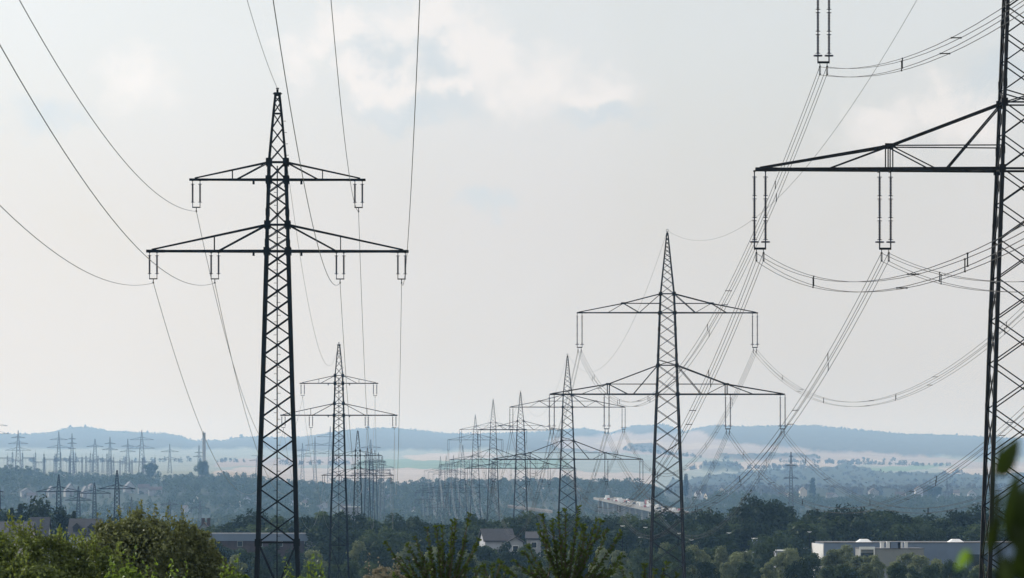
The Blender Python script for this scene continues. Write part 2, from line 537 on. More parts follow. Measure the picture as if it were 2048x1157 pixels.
def mast_mesh(kind, H, detail):
    key = ('mast', kind, round(H, 1))
    if key in _cache:
        return _cache[key]
    sp = R_SPEC if kind == 'R' else L_SPEC
    hw = hwf(sp)
    mb = MB()
    leg, br = sp['leg'], sp['br']
    if kind == 'R':
        lv = levels(-H, 0, hw, 1.44)
        lattice(mb, lv, hw, leg * 1.15, br)
        lattice(mb, levels(0, 3.7, hw, 1.5), hw, leg, br)
        lattice(mb, levels(3.7, 10.4, hw, 1.44), hw, leg, br)
        lattice(mb, levels(10.4, 12.83, hw, 1.5), hw, leg * 0.9, br)
    else:
        lv = [-H, -18.9] + levels(-18.9, 0, hw, 1.44)[1:]
        lattice(mb, lv, hw, leg * 1.25, br * 1.1)
        lattice(mb, levels(0, 1.72, hw, 1.3), hw, leg, br)
        lattice(mb, levels(1.72, 4.64, hw, 1.44), hw, leg, br)
        lattice(mb, levels(4.64, 5.78, hw, 1.5), hw, leg, br)
    # rings and gussets at the arms
    rings = [(sp['zlow'], 1.4), (sp['zlow_top'], 1), (sp['zup'], 1.3), (sp['zup_top'], 1)]
    if kind == 'L':
        rings.append((-18.9, 1.2))
    for z, k in rings:
        a = hw(z)
        for p, q in (((-a, -a), (a, -a)), ((a, -a), (a, a)), ((a, a), (-a, a)), ((-a, a), (-a, -a))):
            mb.bar((p[0], p[1], z), (q[0], q[1], z), br * k * 1.3)
        if detail:
            g = leg * 1.55
            for sx in (-1, 1):
                for sy in (-1, 1):
                    mb.box(sx * a - g * 0.6, sx * a + g * 0.6, sy * (a + 0.02) - g * 0.45, sy * (a + 0.02) + g * 0.45, z - g * 0.75, z + g * 0.75)
    if detail:   # lapped splice plates up the legs
        z = -H + 1.5
        while z < sp['zup']:
            a = hw(z)
            for sx in (-1, 1):
                for sy in (-1, 1):
                    ww = leg * 0.6
                    mb.box(sx * a - ww, sx * a + ww, sy * a - ww, sy * a + ww, z - leg * 1.1, z + leg * 1.1)
            z += hw(z) * 1.44 * 2
        for i in range(4):     # concrete-footing stubs
            a = hw(-H)
            mb.box((-1, 1, 1, -1)[i] * a - 0.35, (-1, 1, 1, -1)[i] * a + 0.35, (-1, -1, 1, 1)[i] * a - 0.35, (-1, -1, 1, 1)[i] * a + 0.35, -H - 0.5, -H + 0.3)
    _cache[key] = mb.mesh('mast', M_STEEL_R if kind == 'R' else M_STEEL)
    return _cache[key]


def peak_mesh(kind):
    key = ('peak', kind)
    if key in _cache:
        return _cache[key]
    sp = R_SPEC if kind == 'R' else L_SPEC
    hw = hwf(sp)
    mb = MB()
    z0, z1 = sp['zup_top'], sp['ztop']
    if kind == 'R':
        lv, z = [z0], z0
        while z1 - z > 1.0:
            z += max(hw(z) * 1.44, 0.5)
            lv.append(min(z, z1))
        if lv[-1] < z1:
            lv.append(z1)
        lattice(mb, lv, hw, sp['leg'] * 0.75, sp['br'] * 0.85)
        for k in range(8):     # ring for the earth wire
            a0, a1 = k * math.pi / 4, (k + 1) * math.pi / 4
            mb.bar((0.16 * math.cos(a0), 0, z1 + 0.3 + 0.16 * math.sin(a0)), (0.16 * math.cos(a1), 0, z1 + 0.3 + 0.16 * math.sin(a1)), 0.05)
        mb.bar((0, 0, z1 - 0.2), (0, 0, z1 + 0.15), 0.12)
    else:
        lv = [z0]
        z = z0
        for h in (1.15, 1.05, 0.95, 0.7, 0.4):
            z = min(z + h, z1)
            lv.append(z)
        if lv[-1] < z1 - 0.05:
            lv.append(z1)
        lattice(mb, lv, hw, sp['leg'] * 0.7, sp['br'] * 0.85)
        for z in (lv[3],):
            a = hw(z)
            for sy in (-1, 1):
                mb.bar((-a, sy * a, z), (a, sy * a, z), 0.08)
        z = 6.2
        while z < 9.0:
            mb.bar((hw(z) - 0.02, -hw(z), z), (hw(z) + 0.24, -hw(z), z), 0.03)
            z += 0.74
        mb.box(-0.24, 0.24, -0.24, 0.24, z1 - 0.03, z1 + 0.1)
        mb.box(-0.3, 0.3, -0.06, 0.06, z1 - 0.01, z1 + 0.05)
        mb.bar((0, 0, z1 + 0.1), (0, 0, z1 + 0.3), 0.14)
        mb.disc((0, 0, z1 + 0.36), 0.1, 0.08)
    _cache[key] = mb.mesh('peak', M_STEEL_R if kind == 'R' else M_STEEL)
    return _cache[key]


def arm_mesh(kind, which):
    key = ('arm', kind, which)
    if key in _cache:
        return _cache[key]
    sp = R_SPEC if kind == 'R' else L_SPEC
    hw = hwf(sp)
    mb = MB()
    half = sp['half'] if which == 'low' else sp['upper']
    zb = sp['zlow'] if which == 'low' else sp['zup']
    zt = sp['zlow_top'] if which == 'low' else sp['zup_top']
    bo, br = sp['boom'], sp['br']
    if which == 'up':
        bo *= 0.8
    for sx in (-1, 1):
        a, at_ = hw(zb), hw(zt)

        def dep(x):      # half depth of the arm at distance x from the axis
            f = (x - a) / (half - a)
            return a * (1 - f) + 0.12 * f
        for sy in (-1, 1):
            tip = Vector((sx * half, sy * 0.12, zb))
            mb.bar((sx * a, sy * a, zb), tip, bo)
            top = Vector((sx * at_, sy * at_, zt))
            if kind == 'R':
                nx, nzz = (7.53, zb + 1.3) if which == 'low' else (5.6, zb + 1.2)
                node = Vector((sx * nx, sy * dep(nx), nzz))
                mb.bar(top, node, bo * 0.75)
                mb.bar(node, (sx * (half - 0.25), sy * 0.13, zb + 0.08), bo * 0.75)
                ah = hw(nzz)
                mb.bar(node, (sx * ah, sy * ah, nzz), br)
                x1 = 4.35 if which == 'low' else 3.6
                mb.bar(top, (sx * x1, sy * dep(x1), zb), br * 1.25)
                x2, x3 = (x1 + 0.65, nx + 3.5) if which == 'low' else (3.55, 7.6)
                mb.bar(node, (sx * x2, sy * dep(x2), zb), br)
                mb.bar(node, (sx * x3, sy * dep(x3), zb), br)
                if which == 'low':
                    for dx in (-0.13, 0.13):
                        mb.bar(node + Vector((dx, 0, 0)), (sx * nx + dx, sy * dep(nx), zb), br)
                mb.box(sx * nx - 0.3, sx * nx + 0.3, sy * dep(nx) - 0.05, sy * dep(nx) + 0.05, nzz - 0.1, nzz + 0.12)
            else:
                nx = 4.09 if which == 'low' else 2.92
                fz = (half - nx) / (half - at_)
                mb.bar(top, (sx * (half - 0.35), sy * 0.14, zb + 0.1), bo * 0.6)
                mb.bar((sx * nx, sy * dep(nx), zb + (zt - zb) * fz), (sx * nx, sy * dep(nx), zb), br * 0.9)
                x1 = nx - 0.25
                mb.bar(top, (sx * x1, sy * dep(x1), zb), bo * 0.5)
            # stub plate where the chords run together at the tip
            mb.box(min(sx * (half - 1.2), sx * half), max(sx * (half - 1.2), sx * half), sy * 0.16 - 0.05, sy * 0.16 + 0.05, zb - bo * 0.6, zb + bo * 0.6)
        # plan bracing between the two bottom chords
        n = 8 if which == 'low' else 6
        for k in range(n):
            xa = a + (half - a) * k / n
            xb = a + (half - a) * (k + 1) / n
            s2 = 1 if k % 2 else -1
            mb.bar((sx * xa, s2 * dep(xa), zb - 0.02), (sx * xb, -s2 * dep(xb), zb - 0.02), br)
        # insulator hangers
        for ix, iz in sp['ins']:
            if iz == zb and ix * sx > 0:
                for dx in ((-0.31, 0.31) if kind == 'R' else (-0.24, 0.24)):
                    mb.box(ix + dx - 0.06, ix + dx + 0.06, -dep(abs(ix)), dep(abs(ix)), zb - bo * 0.75, zb - bo * 0.3)
        if kind == 'L':
            for x in (1.55,):
                mb.box(sx * x - 0.07, sx * x + 0.07, -0.1, 0.1, zb - 0.3, zb - 0.07)
    _cache[key] = mb.mesh('crossarm', M_STEEL_R if kind == 'R' else M_STEEL)
    return _cache[key]


def rod_mesh(kind):
    key = ('rod', kind)
    if key in _cache:
        return _cache[key]
    mb = MB()
    if kind == 'R':
        mb.bar((0, 0, -0.1), (0, 0, -0.4), 0.07, n=6)
        for a, b in ((-0.4, -1.5), (-1.62, -2.72), (-2.84, -3.95)):
            q = a
            while q > b + 0.02:
                mb.bar((0, 0, q), (0, 0, q - 0.05), 0.19, 0.10, n=8, cap=False)
                q -= 0.085
            for z in (a - 0.03, b + 0.03):
                mb.bar((-0.13, 0, z), (0.13, 0, z), 0.035)
        mb.bar((0, 0, -0.4), (0, 0, -4.4), 0.08, n=6)
        mb.disc((0, 0, -4.05), 0.25, 0.075, 14)
    else:
        mb.bar((0, 0, -0.05), (0, 0, -0.25), 0.05, n=6)
        mb.bar((0, 0, -0.25), (0, 0, -1.5), 0.09, n=6)
        q = -0.28
        while q > -1.46:
            mb.bar((0, 0, q), (0, 0, q - 0.04), 0.165, 0.09, n=8, cap=False)
            q -= 0.07
        mb.bar((0, 0, -1.5), (0, 0, -1.78), 0.05, n=6)
        for z in (-0.3, -1.46):
            mb.disc((0, 0, z), 0.13, 0.03, 8)
    _cache[key] = mb.mesh('rod', M_INS)
    return _cache[key]


def yoke_mesh(kind):
    key = ('yoke', kind)
    if key in _cache:
        return _cache[key]
    mb = MB()
    if kind == 'R':
        mb.box(-0.34, 0.34, -0.05, 0.05, -4.48, -4.36)
        for x in (-0.2, 0.2):
            mb.bar((x, 0, -4.45), (x, 0, -5.12), 0.04)
            for z in (-4.65, -5.1):
                mb.bar((x, -0.2, z), (x, 0.2, z), 0.07)
            mb.bar((x + 0.045, 0, -4.65), (x + 0.045, 0, -5.08), 0.02)
            mb.bar((x - 0.045, 0, -4.65), (x - 0.045, 0, -5.08), 0.02)
    else:
        mb.box(-0.27, 0.27, -0.04, 0.04, -1.83, -1.76)
        mb.bar((0, 0, -1.78), (0, 0, -2.05), 0.05)
        mb.bar((0, -0.15, -2.05), (0, 0.15, -2.05), 0.09)
    _cache[key] = mb.mesh('yoke', M_STEEL)
    return _cache[key]


def ladder_mesh(H):
    key = ('ladder', round(H, 1))
    if key in _cache:
        return _cache[key]
    hw = hwf(L_SPEC)
    mb = MB()
    zs = np.linspace(-H + 2.5, 5.5, 26)
    for a, b in zip(zs[:-1], zs[1:]):
        mb.bar((0, -hw(a) - 0.06, a), (0, -hw(b) - 0.06, b), 0.075, cap=False)
    z, s = -H + 2.6, 1
    while z < 5.4:
        y = -hw(z) - 0.06
        mb.bar((0, y, z), (s * 0.22, y, z), 0.03)
        z += 0.42
        s = -s
    _cache[key] = mb.mesh('climbing_ladder', M_STEEL)
    return _cache[key]


def pylon(kind, x, y, zboom, label, group, detail=True, subparts=True):
    base = gz(x, y)
    H = zboom - base
    if kind == 'L':
        H = max(H, 20.5)
    root = empty('transmission_pylon', (x, y, zboom - H), label, 'pylon', group, rz=math.atan(0.0229))
    sp = R_SPEC if kind == 'R' else L_SPEC
    up = (0, 0, H)
    link('mast', mast_mesh(kind, H, detail), root, up)
    link('peak', peak_mesh(kind), root, up)
    link('crossarm', arm_mesh(kind, 'low'), root, up)
    link('crossarm', arm_mesh(kind, 'up'), root, up)
    if kind == 'L' and detail:
        link('climbing_ladder', ladder_mesh(H), root, up)
    d = 0.31 if kind == 'R' else 0.24
    for ix, iz in sp['ins']:
        y_ = link('insulator', yoke_mesh(kind), root, (ix, 0, H + iz))
        for s in (-1, 1):
            link('rod', rod_mesh(kind), y_, (s * d, 0, 0))
    return root


def r_pos(D):
    return -0.02291 * D + 35.4


def l_pos(D):
    return -0.0232 * D - 7.2


R_D = [297.5, 679.8, 1062.0, 1444.0, 1827.0, 2209.0, 2591.0, 2973.0, 3356.0, 3740.0]
R_Y = [340, 789, 919, 937, 920, 930.5, 976, 986, 978, 972]
R_LAB = ['largest lattice pylon, cut off by the right edge of the picture',
         'tall dark lattice pylon standing alone right of centre, two wide crossarms',
         'third pylon of the right-hand row, its top above the hill ridge',
         'fourth pylon of the right-hand row, thin and slightly hazy',
         'fifth pylon of the right-hand row, between two taller ones',
         'sixth pylon of the right-hand row, just left of the fifth',
         'seventh pylon of the right-hand row, its top below the ridge line',
         'eighth pylon of the right-hand row, faint in the haze',
         'ninth pylon of the right-hand row, very faint before the far wood',
         'last and faintest pylon of the right-hand row']
R_Z = [(YH - y) / F * D for y, D in zip(R_Y, R_D)]
for D, z, lab in zip(R_D, R_Z, R_LAB):
    pylon('R', r_pos(D), D, z, lab, 'pylons of the right-hand power line', detail=D < 1500)
L_D = [345.5, 773.7, 1249.0, 1829.0, 2263.0, 2830.0]
L_Y = [503, 831, 951, 957, 947, 940]
L_LAB = ['big black lattice pylon left of centre with a ladder up its middle',
         'second pylon of the left-hand row, half as tall as the first',
         'third pylon of the left-hand row, just right of the second',
         'fourth pylon of the left-hand row, first of a tight cluster',
         'fifth pylon of the left-hand row, in the middle of the cluster',
         'sixth and farthest pylon of the left-hand row, pale in haze']
L_Z = [(YH - y) / F * D for y, D in zip(L_Y, L_D)]
for D, z, lab in zip(L_D, L_Z, L_LAB):
    pylon('L', l_pos(D), D, z, lab, 'pylons of the left-hand power line', detail=D < 1300)

# ------------------------------------------------------------------ wires
ORD = ['first', 'second', 'third', 'fourth', 'fifth', 'sixth', 'seventh', 'eighth', 'ninth', 'tenth']


def sag_pts(a, b, s, n, sub=None):
    a, b = Vector(a), Vector(b)
    out = []
    for i in range(n + 1):
        t = i / n
        p = a.lerp(b, t)
        p.z -= 4 * s * t * (1 - t)
        out.append(p)
    return out


WHERE = ['outer left end of the lower arm', 'inner left point of the lower arm', 'inner right point of the lower arm', 'outer right end of the lower arm',
         'left end of the upper arm', 'right end of the upper arm']
# right-hand line: bundles of four wires with spacers
spanR = [((-85.0, R_Z[0] + 28.0), (R_D[0], R_Z[0]), 16.0)]
for a, b in zip(range(0, 9), range(1, 10)):
    spanR.append(((R_D[a], R_Z[a]), (R_D[b], R_Z[b]), 12.0))
for k, ((Da, za), (Db, zb), s) in enumerate(spanR[:9]):
    for i, (ix, iz) in enumerate(R_SPEC['ins']):
        if k == 0:
            lab = 'four-wire bundle running towards the viewer from the nearest right-hand pylon, ' + WHERE[i].replace(' of the', ',').replace(' end', '').replace(' point', '')
        else:
            lab = f'four-wire bundle between {ORD[k-1]} and {ORD[k]} right-hand pylons, {WHERE[i].replace(" of the", ",").replace(" end", "").replace(" point", "")}'
        pa = Vector((r_pos(Da) + ix, Da, za + iz))
        pb = Vector((r_pos(Db) + ix, Db, zb + iz))
        n = 48 if k < 3 else 20
        r = 0.016 if k < 2 else 0.02
        if k < 4:
            root = empty('conductor_bundle', pa, lab, 'power cable', 'wire bundles of the right-hand power line')
            for dx in (-0.2, 0.2):
                for dz in (-4.65, -5.1):
                    o = Vector((dx, 0, dz))
                    mb = MB().tube([p - pa for p in sag_pts(pa + o, pb + o, s, n)], r, 4)
                    link('wire', mb.mesh('wire', M_DARKWIRE), root)
            L = (pb - pa).length
            m = 10
            for q in range(1, m):
                t = (q + 0.25 * math.sin(q * 2.1 + i)) / m
                for e in ((-1, 1)):
                    tt = t + e * 0.006
                    c = pa.lerp(pb, tt)
                    c.z -= 4 * s * tt * (1 - tt)
                    c = c - pa
                    mb = MB()
                    if q % 2:
                        mb.bar(c + Vector((e * 0.2, 0, -4.65)), c + Vector((e * 0.2, 0, -5.1)), 0.045)
                        for dz in (-4.65, -5.1):
                            mb.bar(c + Vector((e * 0.2, -0.1, dz)), c + Vector((e * 0.2, 0.1, dz)), 0.06)
                    else:
                        dz = -4.65 if e < 0 else -5.1
                        mb.bar(c + Vector((-0.2, 0, dz)), c + Vector((0.2, 0, dz)), 0.045)
                        for dx in (-0.2, 0.2):
                            mb.bar(c + Vector((dx, -0.1, dz)), c + Vector((dx, 0.1, dz)), 0.06)
                    link('spacer', mb.mesh('spacer', M_DARKWIRE), root)
        else:
            mb = MB()
            for dx in (-0.2, 0.2):
                for dz in (-4.65, -5.1):
                    o = Vector((dx, 0, dz))
                    mb.tube(sag_pts(pa + o, pb + o, s, n), 0.022, 3)
            tag(link('conductor_bundle', mb.mesh('conductor_bundle', M_WIRE)), lab, 'power cable', 'wire bundles of the right-hand power line')
    pa = Vector((r_pos(Da), Da, za + 20.9))
    pb = Vector((r_pos(Db), Db, zb + 20.9))
    lab = 'thin earth wire running towards the viewer from the hidden top of the nearest right-hand pylon' if k == 0 else f'thin earth wire between the tops of the {ORD[k-1]} and {ORD[k]} right-hand pylons'
    tag(link('earth_wire', MB().tube(sag_pts(pa, pb, s * 0.78, 48), 0.017, 4).mesh('earth_wire', M_WIRE)), lab, 'power cable', 'earth wires of the right-hand power line')
# left-hand line: single wires
spanL = [((-83.0, L_Z[0] + 23.7), (L_D[0], L_Z[0]), 11.6), ((L_D[0], L_Z[0]), (L_D[1], L_Z[1]), 11.5)]
for a in range(1, 5):
    spanL.append(((L_D[a], L_Z[a]), (L_D[a + 1], L_Z[a + 1]), 12.5 if a < 3 else 14.0))
for k, ((Da, za), (Db, zb), s) in enumerate(spanL):
    for i, (ix, iz) in enumerate(L_SPEC['ins']):
        pa = Vector((l_pos(Da) + ix, Da, za + iz - 2.05))
        pb = Vector((l_pos(Db) + ix, Db, zb + iz - 2.05))
        wh = WHERE[i].replace(' of the', ',').replace(' end', '').replace(' point', '')
        lab = f'single wire running towards the viewer from the big left pylon, {wh}' if k == 0 else f'single wire between {ORD[k-1]} and {ORD[k]} left-hand pylons, {wh}'
        tag(link('conductor_wire', MB().tube(sag_pts(pa, pb, s, 56), 0.017 if k == 0 else 0.021, 4).mesh('conductor_wire', M_WIRE)), lab, 'power cable', 'wires of the left-hand power line')
    pa = Vector((l_pos(Da), Da, za + 10.55))
    pb = Vector((l_pos(Db), Db, zb + 10.55))
    lab = 'thin earth wire rising towards the viewer from the tip of the big left pylon' if k == 0 else f'thin earth wire between the tips of the {ORD[k-1]} and {ORD[k]} left-hand pylons'
    tag(link('earth_wire', MB().tube(sag_pts(pa, pb, s * 0.8, 48), 0.016, 4).mesh('earth_wire', M_WIRE)), lab, 'power cable', 'earth wires of the left-hand power line')

# ------------------------------------------------------------------ farther pylons


def far_pylon(px, ytop, ybase_or_none, D, arms, wbase, label, group, ins=0, mat=None, leg=None):
    """a distant lattice pylon: arms = [(photo y, half width in photo px)], wbase = half width of the foot in photo px"""
    k = D / F
    x = (px - CX) * k
    base = gz(x, D)
    ztop = (YH - ytop) * k
    H = ztop - base
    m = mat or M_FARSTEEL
    root = empty('transmission_pylon', (x, D, base), label, 'pylon', group)
    ya = arms[-1][0]
    zlast = (YH - ya) * k - base
    wa = max(wbase * 0.55, 2.0) * k
    wb = wbase * k

    def hw(z):
        return float(np.interp(z, [0, zlast, H], [wb * max(1.0, 1.0 + 0.0 * H), wa, 0.12]))
    lg = leg or 0.27 * max(0.6, D / 4500)
    mb = MB()
    lv, z = [0.0], 0.0
    while z < H - 0.8:
        z = min(z + max(hw(z) * 1.7, 0.9), H)
        lv.append(z)
    lattice(mb, lv, hw, lg, lg * 0.45)
    link('mast', mb.mesh('mast', m), root)
    for y_, hpx in arms:
        z = (YH - y_) * k - base
        h = hpx * k
        mb = MB()
        a = hw(z)
        rise = min(h * 0.22, (H - z) * 0.6)
        for sy in (-1, 1):
            mb.bar((-h, sy * 0.1, z), (h, sy * 0.1, z), lg * 1.2)
            for sx in (-1, 1):
                mb.bar((sx * h, sy * 0.1, z), (sx * hw(z + rise), sy * hw(z + rise), z + rise), lg * 0.8)
                mb.bar((sx * h * 0.5, sy * a * 0.5, z), (sx * hw(z + rise), sy * hw(z + rise), z + rise), lg * 0.45)
        link('crossarm', mb.mesh('crossarm', m), root)
        if ins:
            xs = (-0.97, -0.55, 0.55, 0.97) if ins == 4 else (-0.95, 0.95)
            for f in xs:
                mb = MB()
                for s in (-1, 1):
                    mb.bar((f * h + s * 0.28, 0, z), (f * h + s * 0.28, 0, z - 1.9), 0.16)
                mb.box(f * h - 0.36, f * h + 0.36, -0.08, 0.08, z - 2.05, z - 1.9)
                link('insulator', mb.mesh('insulator', M_INS), root)
    return root


G1 = 'single-armed pylons below the wooded hill at left'
far_pylon(117.6, 949.7, 0, 2050, [(983.6, 45)], 7.0, 'dark single-armed pylon with hanging insulators, leftmost below the hill', G1, 4, M_STEEL, 0.3)
far_pylon(234, 940, 0, 2050, [(978, 36.5)], 7.5, 'tallest dark single-armed pylon below the hill, above the round bush', G1, 0, M_STEEL, 0.3)
far_pylon(189, 965, 0, 2400, [(987, 32)], 5.0, 'medium single-armed pylon between the two dark ones below the hill', G1, 4, M_STEEL, 0.3)
far_pylon(157, 973, 0, 2500, [(1001, 27)], 5.0, 'short single-armed pylon close behind the leftmost dark one', G1, 0, M_STEEL, 0.3)
far_pylon(263, 992, 0, 2900, [(1018, 24)], 4.0, 'faint low single-armed pylon right of the tallest dark one', G1, 2, None, 0.22)
far_pylon(339, 997.5, 0, 2900, [(1010, 18.5)], 4.0, 'faint single-armed pylon above the right side of the round bush', G1, 0, None, 0.22)
far_pylon(400, 1002, 0, 2900, [(1017, 18.5)], 3.6, 'faint thin single-armed pylon above the small gabled house', G1, 2, None, 0.22)
far_pylon(-3, 962, 0, 2050, [(984, 10)], 6.0, 'pylon at the left edge showing only a hanging insulator', G1, 2, M_STEEL, 0.22)
G2 = 'pale pylons around the substation on the left hilltop'
far_pylon(36.4, 860, 0, 5704, [(876, 14), (888, 20), (901, 26)], 6.5, 'pale three-armed pylon at the left end of the substation', G2)
far_pylon(117.6, 863, 0, 5766, [(880, 18), (896, 24)], 5.0, 'pale two-armed pylon below the flat-topped hill', G2)
far_pylon(144, 866, 0, 5704, [(878.5, 8), (887.5, 9.5), (898, 8)], 4.0, 'pale narrow pylon with three short arms above the substation', G2)
far_pylon(190, 877, 0, 5952, [(894, 17)], 4.5, 'pale one-armed pylon in the middle of the substation', G2)
far_pylon(220, 874, 0, 5580, [(888, 11), (900, 16)], 4.0, 'pale pylon with a short upper and longer lower arm', G2)
far_pylon(255.6, 877, 0, 6076, [(893, 13), (904, 16)], 3.5, 'faintest pylon just left of the wide twin-legged one', G2)
far_pylon(283.6, 860, 0, 5580, [(880, 24), (897, 26)], 7.0, 'wide pale pylon with two broad arms, tallest on the hilltop', G2)
far_pylon(339.5, 888, 0, 5828, [(904, 18), (919, 20)], 4.0, 'pale two-armed pylon between the substation and the concrete tower', G2)
far_pylon(398, 890, 0, 6076, [(906, 9), (914, 12)], 3.0, 'thin pale pylon directly beside the concrete tower', G2)
far_pylon(-22, 832, 0, 5332, [(852, 37), (868, 40)], 7.0, 'pylon beyond the left edge, only an arm tip showing above the hill', G2)
G3 = 'pale three-armed pylons between the two left-hand pylons'
far_pylon(515, 912, 0, 6200, [(912, 13), (922, 17)], 4.0, 'faint pylon partly hidden behind the big left pylon', G3)
far_pylon(605, 886, 0, 6076, [(902, 15), (913, 16)], 4.0, 'faint two-armed pylon just right of the big left pylon', G3)
far_pylon(630, 873, 0, 5828, [(891, 20), (908, 22), (925, 18)], 4.0, 'faint slender three-armed pylon left of the second left-hand pylon', G3)
far_pylon(660.5, 853, 0, 5580, [(874, 27), (891, 24), (908, 24)], 6.5, 'pale wide three-armed pylon touching the second left-hand pylon', G3)
G4 = 'faint pylons in the right-hand valley'
far_pylon(1582, 902, 0, 3400, [(913, 4), (932, 11), (957, 14.5)], 5.5, 'grey pylon with three arms widening downwards, right-hand valley', G4, 0, None, 0.36)
far_pylon(1517.6, 942, 0, 5456, [(960, 8), (968, 9)], 3.0, 'tiny faint pylon left of the grey three-armed one', G4)
far_pylon(1894, 958, 0, 4960, [(985, 10)], 3.8, 'small faint pointed mast near the right-hand pylon', G4)
G6 = 'faint pylons in the cluster behind the second left-hand pylon'
far_pylon(741.6, 878, 0, 4300, [(896, 20), (912, 15)], 4.0, 'palest pylon sticking up out of the left-hand cluster', G6)
far_pylon(757, 905, 0, 3300, [(924, 15), (942, 24)], 4.5, 'thin pylon on the right side of the left-hand cluster', G6, 2)
far_pylon(765, 912, 0, 3600, [(935, 22)], 4.5, 'rightmost thin pylon of the left-hand cluster', G6, 2)
far_pylon(731, 903, 0, 3450, [(927, 14), (948, 22)], 4.5, 'thin pylon on the left side of the left-hand cluster', G6, 2)
G5 = 'low pylons crossing behind the right-hand row'
far_pylon(893, 985, 0, 2350, [(1015, 43)], 6.0, 'low pylon whose long arm crosses behind the right-hand row', G5, 4)
far_pylon(878, 975, 0, 2600, [(1000, 42)], 5.5, 'second low pylon with a long arm slightly higher and fainter', G5, 4)
far_pylon(862, 965, 0, 3000, [(986, 32)], 4.5, 'third low pylon, faintest of those crossing behind the row', G5, 4)
far_pylon(846, 968, 0, 3200, [(982, 14), (1000, 16)], 4.0, 'slim pale pylon left of the crossing row', G5, 2)

# substation gantries, chimney-like tower
random.seed(4)


def gantry(px, D, wpx, ytop, label, rz=0.0):
    k = D / F
    x = (px - CX) * k
    base = gz(x, D)
    H = (YH - ytop) * k - base
    wm = wpx * k
    root = empty('substation_gantry', (x, D, base), label, 'substation gantry', 'gantries of the hilltop substation', rz)
    for sx in (-1, 1):
        mb = MB()
        hw = lambda z: 0.95 - 0.5 * z / H
        lattice(mb, list(np.linspace(0, H, 9)), hw, 0.32, 0.17)
        mb.bar((0, 0, H), (0, 0, H + 3.5), 0.25, 0.08)
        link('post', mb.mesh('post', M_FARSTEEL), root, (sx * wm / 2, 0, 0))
    mb = MB()
    n = max(4, int(wm / 2))
    for z in (H * 0.72, H * 0.72 + 1.1):
        mb.bar((-wm / 2, 0, z), (wm / 2, 0, z), 0.42)
    for i in range(n):
        a, b = -wm / 2 + wm * i / n, -wm / 2 + wm * (i + 1) / n
        mb.bar((a, 0, H * 0.72 + (1.1 if i % 2 else 0)), (b, 0, H * 0.72 + (0 if i % 2 else 1.1)), 0.15)
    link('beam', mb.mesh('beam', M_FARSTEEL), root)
    for i in range(3):
        f = (i - 1) * 0.3 * wm
        mb = MB().bar((f, 0, H * 0.72), (f, 0, H * 0.72 - 3.0), 0.3, n=6)
        mb.bar((f, 0, H * 0.72 - 3.0), (f, 0, 0.2), 0.12)
        link('insulator', mb.mesh('insulator', M_INS), root)


gl = ['tall', 'broad', 'narrow', 'low', 'plain', 'slender']
gx = [(8, 34, 905), (30, 30, 912), (58, 26, 906), (78, 22, 915), (100, 24, 908), (124, 30, 912), (134, 26, 905), (152, 24, 914), (166, 30, 907), (184, 24, 912),
      (200, 28, 908), (216, 22, 915), (236, 30, 914), (252, 24, 920), (272, 26, 917), (298, 24, 915)]
for i, (px, wp, yt) in enumerate(gx):
    spot = ['at the far left end', 'behind the three-armed pylon', 'right of the three-armed pylon', 'before the gap', 'left of the two-armed pylon', 'under the two-armed pylon',
            'left of the narrow pylon', 'under the narrow pylon', 'right of the narrow pylon', 'under the one-armed pylon', 'between the two middle pylons', 'under the short-and-long-armed pylon',
            'right of the short-and-long-armed pylon', 'under the faintest pylon', 'left of the wide pylon', 'right of the wide pylon'][i]
    gantry(px, 5560 + (i * 137) % 400, wp, yt, f'pale steel substation gantry {spot} on the hilltop')
k = 5850 / F
tw = empty('concrete_tower', P(408, 0, 5850), 'slim grey concrete tower with a rimmed top rising from the wooded hilltop', 'tower')
tx = (408 - CX) * k
tb = gz(tx, 5850)
tw.location = (tx, 5850, tb)
tH = (YH - 866) * k - tb
mb = MB().bar((0, 0, 0), (0, 0, tH), 4.0, 3.5, n=16)
link('shaft', mb.mesh('shaft', M_CONC), tw)
mb = MB().disc((0, 0, tH - 0.6), 2.15, 0.5, 16).disc((0, 0, tH - 4), 1.95, 0.3, 16)
mb.bar((-0.8, 0, tH), (-0.8, 0, tH + 1.6), 0.8)
mb.bar((1.1, 0, tH), (1.1, 0, tH + 0.8), 0.3)
link('platform', mb.mesh('platform', M_CONC), tw)

# ------------------------------------------------------------------ trees


def leaf_quads(rng, C, Nrm, size, aspect=0.6, jitter=0.9, up=0.0):
    """kite-shaped leaf clumps at points C facing about Nrm"""
    n = len(C)
    d = Nrm + rng.normal(size=(n, 3)) * jitter
    d[:, 2] += up
    d /= np.linalg.norm(d, axis=1, keepdims=True) + 1e-9
    r = rng.normal(size=(n, 3))
    u = np.cross(d, r)
    u /= np.linalg.norm(u, axis=1, keepdims=True) + 1e-9
    v = np.cross(d, u)
    s = (size * rng.uniform(0.6, 1.35, n))[:, None]
    a, b = u * s * 0.5, v * s * 0.5 * aspect
    fold = d * s * 0.12
    return np.stack([C - a, C - b + fold, C + a, C + b + fold], 1)


def crown_pts(rng, blobs, n, shell=0.55):
    """points spread through the outer volume of a union of ellipsoids; blobs = [(cx,cy,cz,rx,ry,rz)]"""
    B = np.array(blobs, float)
    wgt = (B[:, 3] * B[:, 4] + B[:, 4] * B[:, 5] + B[:, 3] * B[:, 5])
    idx = rng.choice(len(B), n, p=wgt / wgt.sum())
    d = rng.normal(size=(n, 3))
    d /= np.linalg.norm(d, axis=1, keepdims=True)
    r = rng.uniform(shell ** 3, 1.0, n) ** (1 / 3) * (1 + 0.10 * rng.normal(size=n))
    C = B[idx, :3] + d * r[:, None] * B[idx, 3:]
    return C, d


